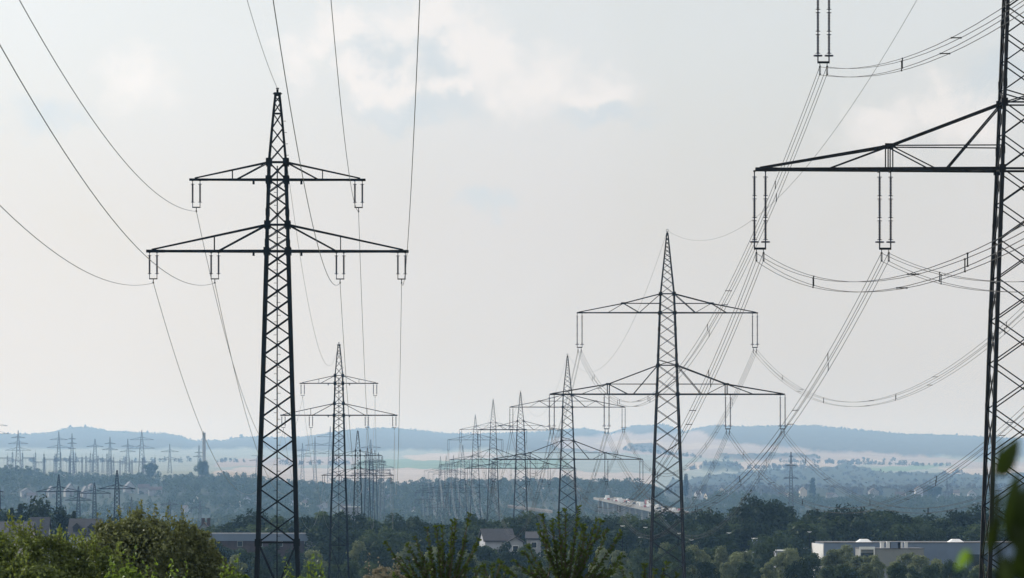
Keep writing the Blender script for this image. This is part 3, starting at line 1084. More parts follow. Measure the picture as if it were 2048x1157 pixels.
def broad_blobs(rng, H, W, n=11, low=0.18):
    """crown of a broadleaf tree of height H and width W"""
    bl = [(0, 0, H * 0.6, W * 0.32, W * 0.32, H * 0.3)]
    for i in range(n):
        a = rng.uniform(0, 2 * math.pi)
        t = rng.uniform(0, 1)
        z = H * (low + 0.14 + 0.64 * t)
        rr = W * 0.5 * math.sqrt(max(0.05, 1 - ((t - 0.38) / 0.68) ** 2)) * rng.uniform(0.55, 0.8)
        s = W * rng.uniform(0.14, 0.24)
        bl.append((rr * math.cos(a), rr * math.sin(a), z, s, s, s * rng.uniform(0.7, 1.0)))
    for i in range(2):
        bl.append((rng.uniform(-.15, .15) * W, rng.uniform(-.15, .15) * W, H * rng.uniform(0.82, 0.9), W * 0.15, W * 0.15, H * 0.09))
    return bl


def trunk_mesh(rng, H, W, blobs, r):
    mb = MB()
    mb.tube([(0, 0, -0.5), (0.05 * W * rng.uniform(-1, 1), 0.05 * W * rng.uniform(-1, 1), H * 0.3), (0, 0, H * 0.75)], r, 7, r * 0.35)
    for b in blobs[1:8]:
        mb.tube([(0, 0, H * 0.2), (b[0] * 0.5, b[1] * 0.5, b[2] * 0.6), (b[0], b[1], b[2])], r * 0.45, 5, r * 0.12)
    return mb.mesh('trunk', M_BARK)


TREES = {}
for kd, mat, cnt in (('broad', M_TREE, 4), ('dark', M_DARKTREE, 4), ('olive', M_OLIVE, 4)):
    TREES[kd] = []
    for v in range(cnt):
        rng = np.random.default_rng(hash((kd == 'dark') * 7 + (kd == 'olive') * 13 + v) % 1000)
        H, W = 12.0, rng.uniform(7.5, 9.5) if kd != 'olive' else rng.uniform(6.0, 7.5)
        bl = broad_blobs(rng, H, W, 13 if kd != 'olive' else 10)
        C, N = crown_pts(rng, bl, 3800, 0.55)
        up = 0.55
        Q = leaf_quads(rng, C, N, 0.62, 0.6, 0.7, up)
        TREES[kd].append((np_quads('crown', Q, [mat]), trunk_mesh(rng, H, W, bl, 0.28)))
rng = np.random.default_rng(77)
TREES['poplar'] = []
for v in range(2):
    H, W = 12.0, 3.4
    bl = [(rng.uniform(-.2, .2), rng.uniform(-.2, .2), H * t, W * 0.5 * (1 - 0.8 * abs(t - 0.45)), W * 0.5 * (1 - 0.8 * abs(t - 0.45)), 1.3) for t in np.linspace(0.18, 0.95, 8)]
    C, N = crown_pts(rng, bl, 2200, 0.4)
    TREES['poplar'].append((np_quads('crown', leaf_quads(rng, C, N, 0.55, 0.6, 0.7), [M_DARKTREE]), trunk_mesh(rng, H, W, bl, 0.2)))
TREES['conifer'] = []
for v in range(2):
    H, W = 12.0, 5.0
    n = 2600
    tz = rng.uniform(0, 1, n) ** 0.75
    layer = np.floor(tz * 13) / 13
    f = (tz * 13) % 1
    rad_ = W * 0.5 * (1 - layer * 0.96) * (1 - 0.45 * f) * rng.uniform(0.35, 1, n) ** 0.5
    a = rng.uniform(0, 2 * math.pi, n)
    C = np.stack([rad_ * np.cos(a), rad_ * np.sin(a), H * (0.08 + 0.92 * tz)], 1)
    N = np.stack([np.cos(a) * 0.5, np.sin(a) * 0.5, np.full(n, 0.7)], 1)
    TREES['conifer'].append((np_quads('crown', leaf_quads(rng, C, N, 0.6, 0.5, 0.45), [M_CONIFER]), trunk_mesh(rng, H, W, [(0, 0, 1, 0, 0, 0)], 0.22)))

KINDN = {'broad': ('broadleaf_tree', 'tree'), 'dark': ('broadleaf_tree', 'tree'), 'olive': ('broadleaf_tree', 'tree'), 'poplar': ('poplar_tree', 'tree'), 'conifer': ('conifer_tree', 'tree')}
tr = random.Random(11)


def tree(kd, px, ytop, D, label, group, wk=1.0, hmin=4.0, extra_h=0.0):
    x = (px - CX) / F * D
    b = gz(x, D)
    H = max(hmin, (YH - ytop) / F * D - b)
    root = empty(KINDN[kd][0], (x, D, b), label, 'tree', group, tr.uniform(0, 6.28))
    c, tk = tr.choice(TREES[kd])
    s = H / 12.0
    root.scale = (s * wk * tr.uniform(0.9, 1.15), s * wk * tr.uniform(0.9, 1.15), s)
    link('trunk', tk, root)
    link('crown', c, root)
    return root


PLACE = [(110, 'by the slate-roofed houses at far left'), (330, 'beside the dormer-windowed roof at left'), (520, 'above the long low hall at left'), (640, 'behind the big left pylon'),
         (800, 'around the foot of the second left-hand pylon'), (960, 'between the left-hand pylons and the white house'), (1100, 'around the white house in the centre'),
         (1290, 'right of the white house'), (1400, 'around the second right-hand pylon'), (1640, 'left of the flat-roofed warehouse'), (3000, 'by the flat-roofed warehouse')]


def place(px):
    for lim, s in PLACE:
        if px < lim:
            return s


ADJ = {'broad': 'green rounded', 'dark': 'dark rounded', 'olive': 'light olive-green', 'poplar': 'tall narrow', 'conifer': 'dark pointed'}


def belt(profile, D0, D1, step, kinds, row, jit=5.0, wk=1.0, seed=1):
    r = random.Random(seed)
    px = profile[0][0]
    while px < profile[-1][0]:
        y = float(ip(profile, px)) + r.uniform(-jit * 0.6, jit)
        kd = r.choice(kinds)
        D = r.uniform(D0, D1)
        lab = f'{ADJ[kd]} tree in the {row} {place(px)}'
        tree(kd, px, y, D, lab, f'{ADJ[kd]} trees in the {row} {place(px)}', wk * r.uniform(0.85, 1.2))
        px += step * r.uniform(0.7, 1.3)


SKYLINE = [(-60, 1032), (20, 1034), (100, 1030), (150, 1032), (200, 1044), (280, 1052), (330, 1058), (395, 1058), (420, 1050), (450, 1040), (480, 1036), (520, 1034), (560, 1042),
           (600, 1032), (650, 1024), (690, 1036), (740, 1038), (800, 1040), (830, 1034), (850, 1042), (880, 1052), (910, 1048), (950, 1038), (990, 1044), (1020, 1036), (1080, 1032),
           (1110, 1032), (1160, 1044), (1200, 1040), (1240, 1044), (1280, 1038), (1330, 1030), (1375, 1022), (1400, 1034), (1440, 1038), (1475, 1030), (1490, 1008), (1520, 1010),
           (1550, 1006), (1570, 1024), (1600, 1030), (1625, 1024), (1660, 1024), (1690, 1034), (1720, 1028), (1750, 1022), (1780, 1030), (1810, 1038), (1840, 1030), (1870, 1036),
           (1900, 1028), (1930, 1022), (1960, 1030), (2120, 1030)]
belt(SKYLINE, 1130, 1225, 27, ['dark', 'dark', 'broad'], 'back row', 7.0, 0.95, 1)
belt([(p, y + 14) for p, y in SKYLINE], 1090, 1125, 33, ['dark', 'broad', 'dark'], 'second row', 9.0, 1.0, 2)
belt([(640, 1062), (780, 1062), (900, 1068), (960, 1102), (1085, 1100), (1110, 1066), (1300, 1066), (1400, 1058), (1560, 1062), (1590, 1070)], 1030, 1085, 36, ['broad', 'dark', 'dark'], 'middle row', 13.0, 1.0, 3)
belt([(1640, 1062), (2100, 1062)], 1092, 1110, 42, ['olive', 'broad'], 'row behind the roofs', 8.0, 0.75, 9)
belt([(400, 1092), (520, 1092), (640, 1098), (700, 1090), (780, 1095), (860, 1098), (960, 1100), (1100, 1099), (1240, 1096), (1330, 1092)], 940, 1020, 38, ['broad', 'olive', 'dark', 'broad'], 'front row', 12.0, 0.95, 4)
belt([(1320, 1104), (1350, 1094), (1420, 1092), (1455, 1104), (1490, 1098), (1530, 1084), (1550, 1092), (1580, 1110), (1625, 1102), (1680, 1094), (1720, 1112), (1780, 1122), (1810, 1106),
      (1840, 1106), (1870, 1122), (1920, 1128), (2080, 1130)], 900, 990, 30, ['olive', 'olive', 'broad'], 'front row', 7.0, 0.95, 5)
belt([(400, 1120), (640, 1124), (800, 1120), (1000, 1128), (1300, 1128), (1500, 1122), (1700, 1126), (2080, 1138)], 760, 850, 46, ['broad', 'olive', 'dark'], 'nearest row', 9.0, 0.9, 6)
for px, y in ((12, 1031), (24, 1018), (40, 1010), (78, 1018), (86, 1024), (148, 1024)):
    tree('conifer', px, y, 1060, 'dark pointed conifer beside the slate-roofed houses at far left', 'conifers beside the slate-roofed houses', 0.8)
tree('dark', 60, 1012, 1065, 'dark bushy tree standing among the conifers at far left', None, 0.9)
tree('dark', 132, 1022, 1065, 'dark tree right of the conifers, between the two slate roofs', None, 0.8)
tree('dark', 1500, 1005, 1120, 'tall dark tree on the left of a high clump before the warehouse', None, 0.75)
tree('dark', 1545, 1003, 1120, 'tall dark tree on the right of a high clump before the warehouse', None, 0.75)
tree('broad', 972, 1090, 1015, 'green tree directly before the left end of the white house', None, 0.8)
tree('dark', 1012, 1088, 1010, 'dark tree directly before the middle of the white house', None, 0.8)
tree('broad', 1052, 1086, 1012, 'green tree between the gable-fronted and the small white house', None, 0.7)
for px, y, D, lab in ((1625, 958, 3300, 'lone narrow poplar on the hazy slope in the right-hand valley'), (1372, 950, 3600, 'narrow poplar just right of the second right-hand pylon on the slope'),
                      (1866, 972, 3700, 'dense rounded clump tree on the crest near the faint pointed mast')):
    tree('poplar' if 'poplar' in lab else 'dark', px, y, find_D(px, YH + (4 if px > 1600 else -8), 4200, 5200), lab, None, 1.0 if 'poplar' in lab else 1.2)
tree('broad', 404, 920, 5300, 'round-headed tree on the hilltop at the foot of the concrete tower', None, 0.8)
tree('broad', 302, 925, 5300, 'broad tree standing above the hilltop wood right of the substation', None, 1.0)

# woods on the slopes: seas of crowns nobody could count
rng = np.random.default_rng(5)


def wood_template(rng, n, size):
    bl = broad_blobs(rng, 12.0, 10.0, 9, 0.05)
    C, N = crown_pts(rng, bl, n, 0.6)
    return leaf_quads(rng, C, N, size, 0.7, 0.6, 0.25)


def wood(name, pts, hts, label, n, size, seed, mat=None):
    rng = np.random.default_rng(seed)
    T = [wood_template(rng, n, size) for _ in range(5)]
    out = []
    for (x, y), h in zip(pts, hts):
        q = T[rng.integers(5)]
        a = rng.uniform(0, 6.28)
        ca, sa = math.cos(a), math.sin(a)
        s = h / 12.0
        wx = s * rng.uniform(0.8, 1.15)
        X = q[..., 0] * ca - q[..., 1] * sa
        Y = q[..., 0] * sa + q[..., 1] * ca
        out.append(np.stack([X * wx + x, Y * wx + y, q[..., 2] * s + gz(x, y) - 0.5], -1))
    me = np_quads(name, np.concatenate(out), [mat or M_WOOD])
    tag(link(name, me), label, 'wood', kind='stuff')


CLEAR = [[(35, 975), (325, 966), (335, 1008), (35, 1014)], [(280, 1030), (420, 1026), (420, 1050), (300, 1050)], [(1030, 1000), (1130, 1006), (1130, 1024), (1030, 1016)],
         [(1200, 996), (1360, 1016), (1360, 1046), (1200, 1020)], [(1330, 985), (1420, 985), (1420, 1002), (1330, 1000)], [(1580, 1010), (1700, 1012), (1700, 1024), (1580, 1020)],
         [(640, 1006), (730, 1006), (730, 1035), (640, 1035)]]
pts, hts = [], []
for y in np.arange(2600, 5420, 48.0):
    hw_ = 1120 / F * y
    step = 9.0 if y > 3600 else 14.0
    for x in np.arange(-hw_, hw_, step):
        yy = y + rng.uniform(-19, 19)
        xx = x + rng.uniform(-3.5, 3.5)
        px = CX + F * xx / yy
        z = gz(xx, yy)
        py = YH - F * (z + 5) / yy
        clr = any(in_poly(np.array([px]), np.array([py]), c)[0] for c in CLEAR)
        if clr and (px > 350 or rng.uniform() < 0.4):
            continue
        if px > 1300 and yy > 5200:
            continue
        if rng.uniform() < 0.08:
            continue
        n_ = math.sin(xx * 0.031) * math.sin(yy * 0.017 + 1)
        pts.append((xx, yy))
        hts.append(float(np.clip(rng.normal(5.0, 1.0), 3, 7)) if clr else float(np.clip(9.5 + 3.0 * n_ + rng.normal() * 1.6, 4, 16)))
wood('hillside_wood', pts, hts, 'hazy wood covering the middle slopes across the valley', 130, 1.7, 21)
pts, hts = [], []
for _ in range(5200):
    yy = rng.uniform(6000, 11800)
    px = rng.uniform(-150, 2200)
    xx = (px - CX) / F * yy
    z = gz(xx, yy)
    py = YH - F * z / yy
    c = WOODC
    for cc, poly in FIELDS:
        if in_poly(np.array([px]), np.array([py]), poly)[0]:
            c = cc
    if c is WOODC and py > 905:
        pts.append((xx, yy))
        hts.append(float(np.clip(rng.normal(9.5, 1.6), 6, 13)))
for px in np.arange(-150, 2200, 3.0):      # the ridge line itself
    yy = rng.uniform(18300, 18580)
    xx = (px - CX) / F * yy
    pts.append((xx, yy))
    hts.append(float(np.clip(rng.normal(10.5, 1.2) + (6 if rng.uniform() < 0.025 else 0), 8, 18)))
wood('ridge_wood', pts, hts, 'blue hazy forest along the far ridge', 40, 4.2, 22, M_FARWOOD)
# hedges and scattered field trees on the far fields
pts, hts = [], []
for (xa, ya, xb, yb, n) in ((1445, 917, 1640, 918, 60), (1255, 898, 1330, 902, 30), (1905, 948, 1935, 948, 8), (1400, 938, 1475, 936, 24), (560, 931, 700, 931, 30), (1700, 926, 1790, 924, 16), (0, 926, 500, 926, 50), (1380, 941, 1640, 937, 90), (1560, 926, 1900, 934, 110), (1240, 901, 1400, 917, 70)):
    for i in range(n):
        f_ = rng.uniform()
        px, py = xa + (xb - xa) * f_, ya + (yb - ya) * f_ + rng.uniform(-0.8, 0.8)
        Ds = np.linspace(5900, 18200, 400)
        zs = ground((px - CX) / F * Ds, Ds)
        pys = YH - F * zs / Ds
        j = int(np.argmin(np.abs(pys - py)))
        pts.append(((px - CX) / F * Ds[j], Ds[j]))
        hts.append(float(np.clip(rng.normal(9, 2), 4, 14)))
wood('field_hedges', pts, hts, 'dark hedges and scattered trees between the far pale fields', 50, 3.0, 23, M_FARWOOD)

# ------------------------------------------------------------------ buildings


def house(px, D, wpx, ywall, yroof, depth, label, wall, roof, ridge='x', group=None, rz=0.0, base=None, windows=0, dormers=0, chimneys=0, cat='house'):
    """a gabled house: ywall = photo y of the eaves, yroof of the ridge; ridge 'x' runs across the view, 'y' along it"""
    k = D / F
    x = (px - CX) * k
    b = gz(x, D) if base is None else base
    hw, zw, zr = wpx * k / 2, (YH - ywall) * k - b, (YH - yroof) * k - b
    zw = max(zw, 2.2)
    root = empty('house', (x, D + depth / 2, b), label, cat, group, rz)
    d2 = depth / 2
    mb = MB().box(-hw, hw, -d2, d2, -1.0, zw)
    if ridge == 'x':
        for s in (-1, 1):
            mb.add([(s * hw, -d2, zw), (s * hw, d2, zw), (s * hw, 0, zr - 0.1)], [(0, 1, 2)])
        A, B = (-hw - 0.35, 0, zr), (hw + 0.35, 0, zr)
        e = 0.4
        sl = (zr - zw) / d2
        rf = MB()
        for s in (-1, 1):
            E0, E1 = (-hw - 0.35, s * (d2 + e), zw - sl * e), (hw + 0.35, s * (d2 + e), zw - sl * e)
            vs = [Vector(A), Vector(B), Vector(E1), Vector(E0)]
            vs += [v + Vector((0, 0, 0.22)) for v in vs]
            rf.add(vs, [(0, 1, 2, 3), (7, 6, 5, 4), (0, 3, 7, 4), (1, 5, 6, 2), (3, 2, 6, 7), (0, 4, 5, 1)])
    else:
        for s in (-1, 1):
            mb.add([(-hw, s * d2, zw), (hw, s * d2, zw), (0, s * d2, zr - 0.1)], [(0, 1, 2)])
        e = 0.4
        sl = (zr - zw) / hw
        rf = MB()
        for s in (-1, 1):
            vs = [Vector((0, -d2 - 0.35, zr)), Vector((0, d2 + 0.35, zr)), Vector((s * (hw + e), d2 + 0.35, zw - sl * e)), Vector((s * (hw + e), -d2 - 0.35, zw - sl * e))]
            vs += [v + Vector((0, 0, 0.22)) for v in vs]
            rf.add(vs, [(0, 1, 2, 3), (7, 6, 5, 4), (0, 3, 7, 4), (1, 5, 6, 2), (3, 2, 6, 7), (0, 4, 5, 1)])
    link('wall', mb.mesh('wall', wall), root)
    ro = link('roof', rf.mesh('roof', roof), root)
    for i in range(windows):
        wx = -hw + 2 * hw * (i + 0.5) / windows
        wo = link('window', MB().box(wx - 0.62, wx + 0.62, -d2 - 0.09, -d2 - 0.003, zw - 1.9, zw - 0.6).mesh('window', M_METALW), root)
        link('pane', MB().box(wx - 0.5, wx + 0.5, -d2 - 0.12, -d2 - 0.092, zw - 1.78, zw - 0.72).mesh('pane', M_GLASS), wo)
    for i in range(dormers):
        dx = -hw + 2 * hw * (i + 0.5) / dormers
        zb = zw + (zr - zw) * 0.12
        zt = zw + (zr - zw) * 0.5
        dm = MB().box(dx - 0.7, dx + 0.7, -d2 * 0.85, -d2 * 0.3, zb, zt)
        dm.add([(dx - 0.95, -d2 * 0.9, zt), (dx + 0.95, -d2 * 0.9, zt), (dx, -d2 * 0.9, zt + 0.9), (dx - 0.95, -d2 * 0.2, zt), (dx + 0.95, -d2 * 0.2, zt), (dx, -d2 * 0.2, zt + 0.9)],
               [(0, 1, 2), (5, 4, 3), (0, 2, 5, 3), (1, 4, 5, 2), (0, 3, 4, 1)])
        link('dormer', dm.mesh('dormer', roof), root)
    for i in range(chimneys):
        cx_ = hw * (-0.3 + 0.9 * i)
        link('chimney', MB().box(cx_ - 0.4, cx_ + 0.4, -0.4, 0.4, zr - 0.8, zr + 1.1).box(cx_ - 0.5, cx_ + 0.5, -0.5, 0.5, zr + 1.102, zr + 1.25).mesh('chimney', M_BRICK), ro)
    return root


house(76, 1010, 34, 1072, 1037, 9, 'slate-roofed house with a sunlit gable sliver, right one of the far-left pair', M_WALL, M_SLATE, rz=0.0)
house(30, 1000, 62, 1068, 1046, 10, 'lower slate-roofed house at the left edge behind the lime-green bush', M_CREAM, M_SLATE, windows=4)
house(168, 1000, 60, 1071, 1040, 10, 'house with a big slate roof and two dormer windows behind the bushes', M_WALL, M_SLATE, dormers=2, windows=3)
house(408, 1300, 24, 1060, 1047, 9, 'small gabled house with two chimneys above the round bush', M_WALLG, M_BROWNTILE, ridge='y', chimneys=2)
house(993, 1060, 58, 1082, 1060, 9, 'white house with a dark roof and a bright gable edge, in the centre', M_WALL, M_SLATE, rz=0.13)
house(1031, 1048, 30, 1085, 1076, 8, 'white gable-fronted house in the middle of the central group', M_WALL, M_SLATE, ridge='y', windows=1)
house(1068, 1065, 28, 1078, 1066, 8, 'small white house with one square window right of the gable-fronted one', M_WALL, M_SLATE, windows=1)
GH = 'pale gabled houses on the slope below the hilltop wood'
for px, ye, yr, wp, ax, wl, lab in ((52, 984, 975, 22, 'y', M_WALL, 'pale gabled house farthest left on the slope'), (62, 992, 984, 18, 'x', M_WALL, 'small pale house just below the farthest left one'),
                                    (101, 984, 971, 14, 'y', M_CREAM, 'cream gabled house behind the leftmost dark pylon'), (139, 982, 966, 22, 'y', M_WALL, 'broad pale gable right of the leftmost dark pylon'),
                                    (170, 985, 971, 16, 'y', M_WALL, 'narrow pale gable left of the medium pylon'), (182, 972, 966, 10, 'y', M_WALL, 'tall narrow pale house front above the medium pylon'),
                                    (258, 974, 962, 20, 'y', M_WALL, 'white gable directly right of the tallest dark pylon'), (287, 976, 967, 23, 'x', M_WALL, 'long pale house right of the white gable'),
                                    (310, 980, 972, 26, 'x', M_WALLG, 'low pale house at the right end of the slope houses')):
    Dh = find_D(px, ye + 12, 4000, 5200)
    house(px, Dh, wp, ye, yr + 2, 9, lab, M_PALEWALL, M_TILE if ax == 'x' else M_SLATE, ax, GH, rz=0.3 if ax == 'y' else 0.12)
for px, ye, yr, wp, D, ax, lab in ((1378, 975, 966, 12, 3700, 'y', 'red-roofed narrow house on the crest right of the second right-hand pylon'), (1660, 990, 986, 14, 4020, 'x', 'small pale house left of the crest buildings at right'),
                                   (1800, 990, 984, 18, 4000, 'x', 'pale house left of the white block on the right crest'), (1420, 1022, 1015, 6, 2300, 'y', 'tiny white gabled hut in the valley right of the second right-hand pylon')):
    Dh = D if D < 3000 else find_D(px, ye + 10, 4000, 5250)
    house(px, Dh, wp, ye, yr, 8, lab, M_PALEWALL, M_TILE, ax, None, base=(YH - ye - 14) / F * D if D < 3000 else None)


hr = random.Random(12)
for i in range(34):
    if i < 18:
        px, py, spot = hr.uniform(330, 1000), hr.uniform(992, 1030), 'on the wooded slope behind the left-hand pylons'
    else:
        px, py, spot = hr.uniform(1390, 1960), hr.uniform(988, 1003), 'on the wooded crest in the right-hand valley'
    Dh = find_D(px, py, 3750, 5250)
    k_ = Dh / F
    hh = hr.uniform(7, 10)
    house(px, Dh, hr.uniform(11, 20), py - hh, py - hh - hr.uniform(4, 7), 9, f'small pale house half hidden in trees {spot}', hr.choice([M_PALEWALL, M_WALL, M_CREAM]), hr.choice([M_TILE, M_SLATE, M_BROWNTILE]),
          hr.choice('xy'), f'small houses {spot}', rz=hr.uniform(-0.4, 0.4))


def hall(px0, px1, D, ytop, depth, label, wall, parts=(), cat='hall', fascia=None, base=None):
    """a flat-roofed block: front face from px0 to px1 at distance D"""
    k = D / F
    x0, x1 = (px0 - CX) * k, (px1 - CX) * k
    xc = (x0 + x1) / 2
    b = gz(xc, D) if base is None else base
    h = (YH - ytop) * k - b
    w2 = (x1 - x0) / 2
    root = empty('flat_roofed_hall', (xc, D, b), label, cat)
    link('wall', MB().box(-w2, w2, 0, depth, -1, h - 0.16).mesh('wall', wall), root)
    link('roof', MB().box(-w2 - 0.12, w2 + 0.12, -0.12, depth + 0.12, h - 0.158, h).mesh('roof', fascia or M_METALW), root)
    return root, h, w2, k, xc


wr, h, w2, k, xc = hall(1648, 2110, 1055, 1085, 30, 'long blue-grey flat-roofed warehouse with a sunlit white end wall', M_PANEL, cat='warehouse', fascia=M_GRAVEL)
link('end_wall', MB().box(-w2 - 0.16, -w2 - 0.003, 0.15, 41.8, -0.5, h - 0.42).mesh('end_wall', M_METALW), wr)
for sx in (1731, 1915):
    cx_ = (sx - CX) * k - xc
    mb = MB()
    a, d, hh = 1.5, 3.0, 0.6
    mb.add([(cx_ - a, 2, h + 0.003), (cx_ + a, 2, h + 0.003), (cx_ + a, 8, h + 0.003), (cx_ - a, 8, h + 0.003), (cx_ - a * .45, 3.2, h + hh), (cx_ + a * .45, 3.2, h + hh), (cx_ + a * .45, 6.8, h + hh), (cx_ - a * .45, 6.8, h + hh)],
           [(0, 1, 5, 4), (1, 2, 6, 5), (2, 3, 7, 6), (3, 0, 4, 7), (4, 5, 6, 7)])
    link('skylight', mb.mesh('skylight', M_METALW), wr)
for i in range(24):
    xx = -w2 + 2 * w2 * (i + 0.5) / 24
    link('panel_joint', MB().box(xx - 0.05, xx + 0.05, -0.035, -0.003, 0.2, h - 0.45).mesh('panel_joint', M_PANEL), wr)
cx_ = (1955 - CX) * k - xc
wo = link('window', MB().box(cx_ - 2.3, cx_ + 2.3, -0.1, -0.04, 0.6, h - 2.2).mesh('window', M_PANEL), wr)
link('pane', MB().box(cx_ - 2.1, cx_ + 2.1, -0.13, -0.102, 0.8, h - 2.4).mesh('pane', M_GLASS), wo)
cx_ = (1886 - CX) * k - xc
wo = link('window', MB().box(cx_ - 0.5, cx_ + 0.5, -0.1, -0.04, 1.8, 5.2).mesh('window', M_GLASS), wr)
an, h, w2, k, xc = hall(1722, 1848, 1035, 1097, 17, 'lower beige annexe with an open loading bay in front of the warehouse', M_PANEL2, cat='warehouse', fascia=M_GRAVEL)
ox = (1734 - CX) * k - xc
fr = MB()
fr.box(ox - 1.5, ox - 1.25, -0.5, -0.13, -0.5, h - 0.25).box(ox + 1.25, ox + 1.5, -0.5, -0.13, -0.5, h - 0.25).box(ox - 1.5, ox + 1.5, -0.5, -0.13, h - 0.248, h + 0.3)
fo = link('loading_bay', fr.mesh('loading_bay', M_METALW), an)
link('opening_shade', MB().box(ox - 1.24, ox + 1.24, -0.2, -0.1, -0.5, h - 0.9).mesh('opening_shade', M_GLASS), fo)  # solid dark slab painted in for the shade inside the open bay
for ax, aw, ah in ((1766, 0.35, 1.1), (1779, 0.4, 1.2), (1792, 1.05, 1.1), (1802, 0.45, 1.1), (1814, 0.3, 1.1)):
    cx_ = (ax - CX) * k - xc
    link('roof_unit', MB().box(cx_ - aw, cx_ + aw, 2, 3.4, h + 0.003, h + ah).box(cx_ - aw - 0.06, cx_ + aw + 0.06, 1.9, 3.5, h + ah + 0.003, h + ah + 0.12).mesh('roof_unit', M_METALW if aw < 1 else M_PANEL), an)
fa, h, w2, k, xc = hall(395, 634, 1040, 1067, 12, 'long low hall with a pale roof edge behind the big left pylon', M_BRICK, cat='factory hall', fascia=M_WALLG)
link('fascia', MB().box(-w2 - 0.15, w2 + 0.15, -0.25, -0.125, h - 1.5, h - 0.15).mesh('fascia', M_PANEL), fa)
for wx in (614, 560, 520, 480):
    cx_ = (wx - CX) * k - xc
    wo = link('window', MB().box(cx_ - 0.55, cx_ + 0.55, -0.1, -0.003, h - 2.6, h - 1.5).mesh('window', M_PANEL2), fa)
    link('pane', MB().box(cx_ - 0.45, cx_ + 0.45, -0.13, -0.102, h - 2.5, h - 1.6).mesh('pane', M_GLASS), wo)
link('gable_panel', MB().box(w2 * 0.82, w2 - 0.05, -0.2, -0.003, 0, h - 1.32).mesh('gable_panel', M_WALLG), fa)
hall(684, 716, 2150, 1014, 30, 'bright white hall roof between the second and third left-hand pylons', M_WALLG, cat='hall', base=-16)
hall(1812, 1842, 5100, 988, 12, 'bright white block on the crest in the right-hand valley', M_WALLG, cat='hall')
hall(1552, 1588, 1000, 1101, 10, 'low grey shed among the trees left of the warehouse', M_WALLG, cat='shed')
hall(1508, 1530, 1070, 1077, 8, 'small white flat roof among dark trees left of the shed', M_PANEL, cat='shed')
hall(1940, 1985, 1120, 1138, 12, 'pale low building at the foot of the nearest right-hand pylon', M_WALLG, cat='shed')

# viaduct with traffic
A, B = P(1208, 996, 3800), P(1352, 1025, 3000)
vd = empty('viaduct', A, 'sunlit motorway viaduct on tall piers crossing the valley right of centre', 'viaduct')
dv = B - A
L = dv.length
dn = dv.normalized()
side = dn.cross(Vector((0, 0, 1))).normalized()


def vpt(t, s, z):
    return dv * t + side * s + Vector((0, 0, z))


def vbox(mb, t0, t1, s0, s1, z0, z1):
    vs = [vpt(t0, s0, z0), vpt(t1, s0, z0), vpt(t1, s1, z0), vpt(t0, s1, z0), vpt(t0, s0, z1), vpt(t1, s0, z1), vpt(t1, s1, z1), vpt(t0, s1, z1)]
    mb.add(vs, [(3, 2, 1, 0), (4, 5, 6, 7), (0, 1, 5, 4), (1, 2, 6, 5), (2, 3, 7, 6), (3, 0, 4, 7)])
    return mb


link('deck', vbox(MB(), 0, 1, -7.5, 7.5, -1.2, 0).mesh('deck', M_DECK), vd)
link('road_surface', vbox(MB(), 0, 1, -7.0, 7.0, 0.004, 0.03).mesh('road_surface', M_DECK), vd)
for s in (-7.3, 7.3):
    link('parapet', vbox(MB(), 0, 1, s - 0.15, s + 0.15, 0.003, 0.55).mesh('parapet', M_DECK), vd)
for i in range(12):
    t_ = (i + 0.5) / 12
    for s in (-4.5, 4.5):
        link('pier', vbox(MB(), t_ - 0.0025, t_ + 0.0025, s - 1.2, s + 1.2, -24, -1.203).mesh('pier', M_CONC), vd)


def vehicle_mesh(lorry, mat):
    mb = MB()
    if lorry:
        mb.box(-1.25, 1.25, -4, 3.0, 0.9, 3.2).box(-1.2, 1.2, 3.3, 5.0, 0.5, 2.7)
    else:
        mb.box(-0.9, 0.9, -2.2, 2.2, 0.3, 0.9)
        mb.add([(-0.85, -1.9, 0.9), (0.85, -1.9, 0.9), (0.85, 1.2, 0.9), (-0.85, 1.2, 0.9), (-0.7, -1.4, 1.5), (0.7, -1.4, 1.5), (0.7, 0.4, 1.5), (-0.7, 0.4, 1.5)],
               [(0, 1, 5, 4), (1, 2, 6, 5), (2, 3, 7, 6), (3, 0, 4, 7), (4, 5, 6, 7)])
    for sx in (-1, 1):
        for yy in ((-3, 0, 4) if lorry else (-1.4, 1.4)):
            c = Vector((sx * (1.1 if lorry else 0.8), yy, 0.36))
            mb.bar(c - Vector((0.1, 0, 0)), c + Vector((0.1, 0, 0)), 0.72, n=10)
    return mb.mesh('vehicle', mat)


vm = {(l, c): vehicle_mesh(l, m) for l in (0, 1) for c, m in (('white', M_CARW), ('red', M_CARR), ('dark', M_CARD))}
vr = random.Random(3)
vrz = math.atan2(dn.y, dn.x) - math.pi / 2
for i in range(34):
    t_ = 0.16 + 0.82 * (i + vr.uniform(-.3, .3)) / 34
    lorry = 1 if vr.random() < 0.15 else 0
    c = vr.choice(['white', 'white', 'white', 'red', 'dark'])
    lane = vr.choice([-5.2, -2.2, 2.2, 5.2])
    o = link('lorry' if lorry else 'car', vm[(lorry, c)], None, A + vpt(t_, lane, 0.034), vrz)
    nm = 'lorry' if lorry else 'car'
    tag(o, f'{c} {nm} in the dense traffic on the viaduct', nm, f'{c} {"lorries" if lorry else "cars"} on the viaduct')
for (px0, y0, px1, y1, D, lab) in ((1015, 1012, 1105, 1023, 2500, 'pale road strip crossing the slope behind the fourth right-hand pylon'),):
    a, b = P(px0, y0, D + 80), P(px1, y1, D)
    mb = MB().add([a + Vector((0, -6, 0)), b + Vector((0, -6, 0)), b + Vector((0, 10, 0.6)), a + Vector((0, 10, 0.6)), a + Vector((0, -6, -1.0)), b + Vector((0, -6, -1.0))], [(0, 1, 2, 3), (0, 4, 5, 1)])
    tag(link('road', mb.mesh('road', M_ASPH)), kind='structure')

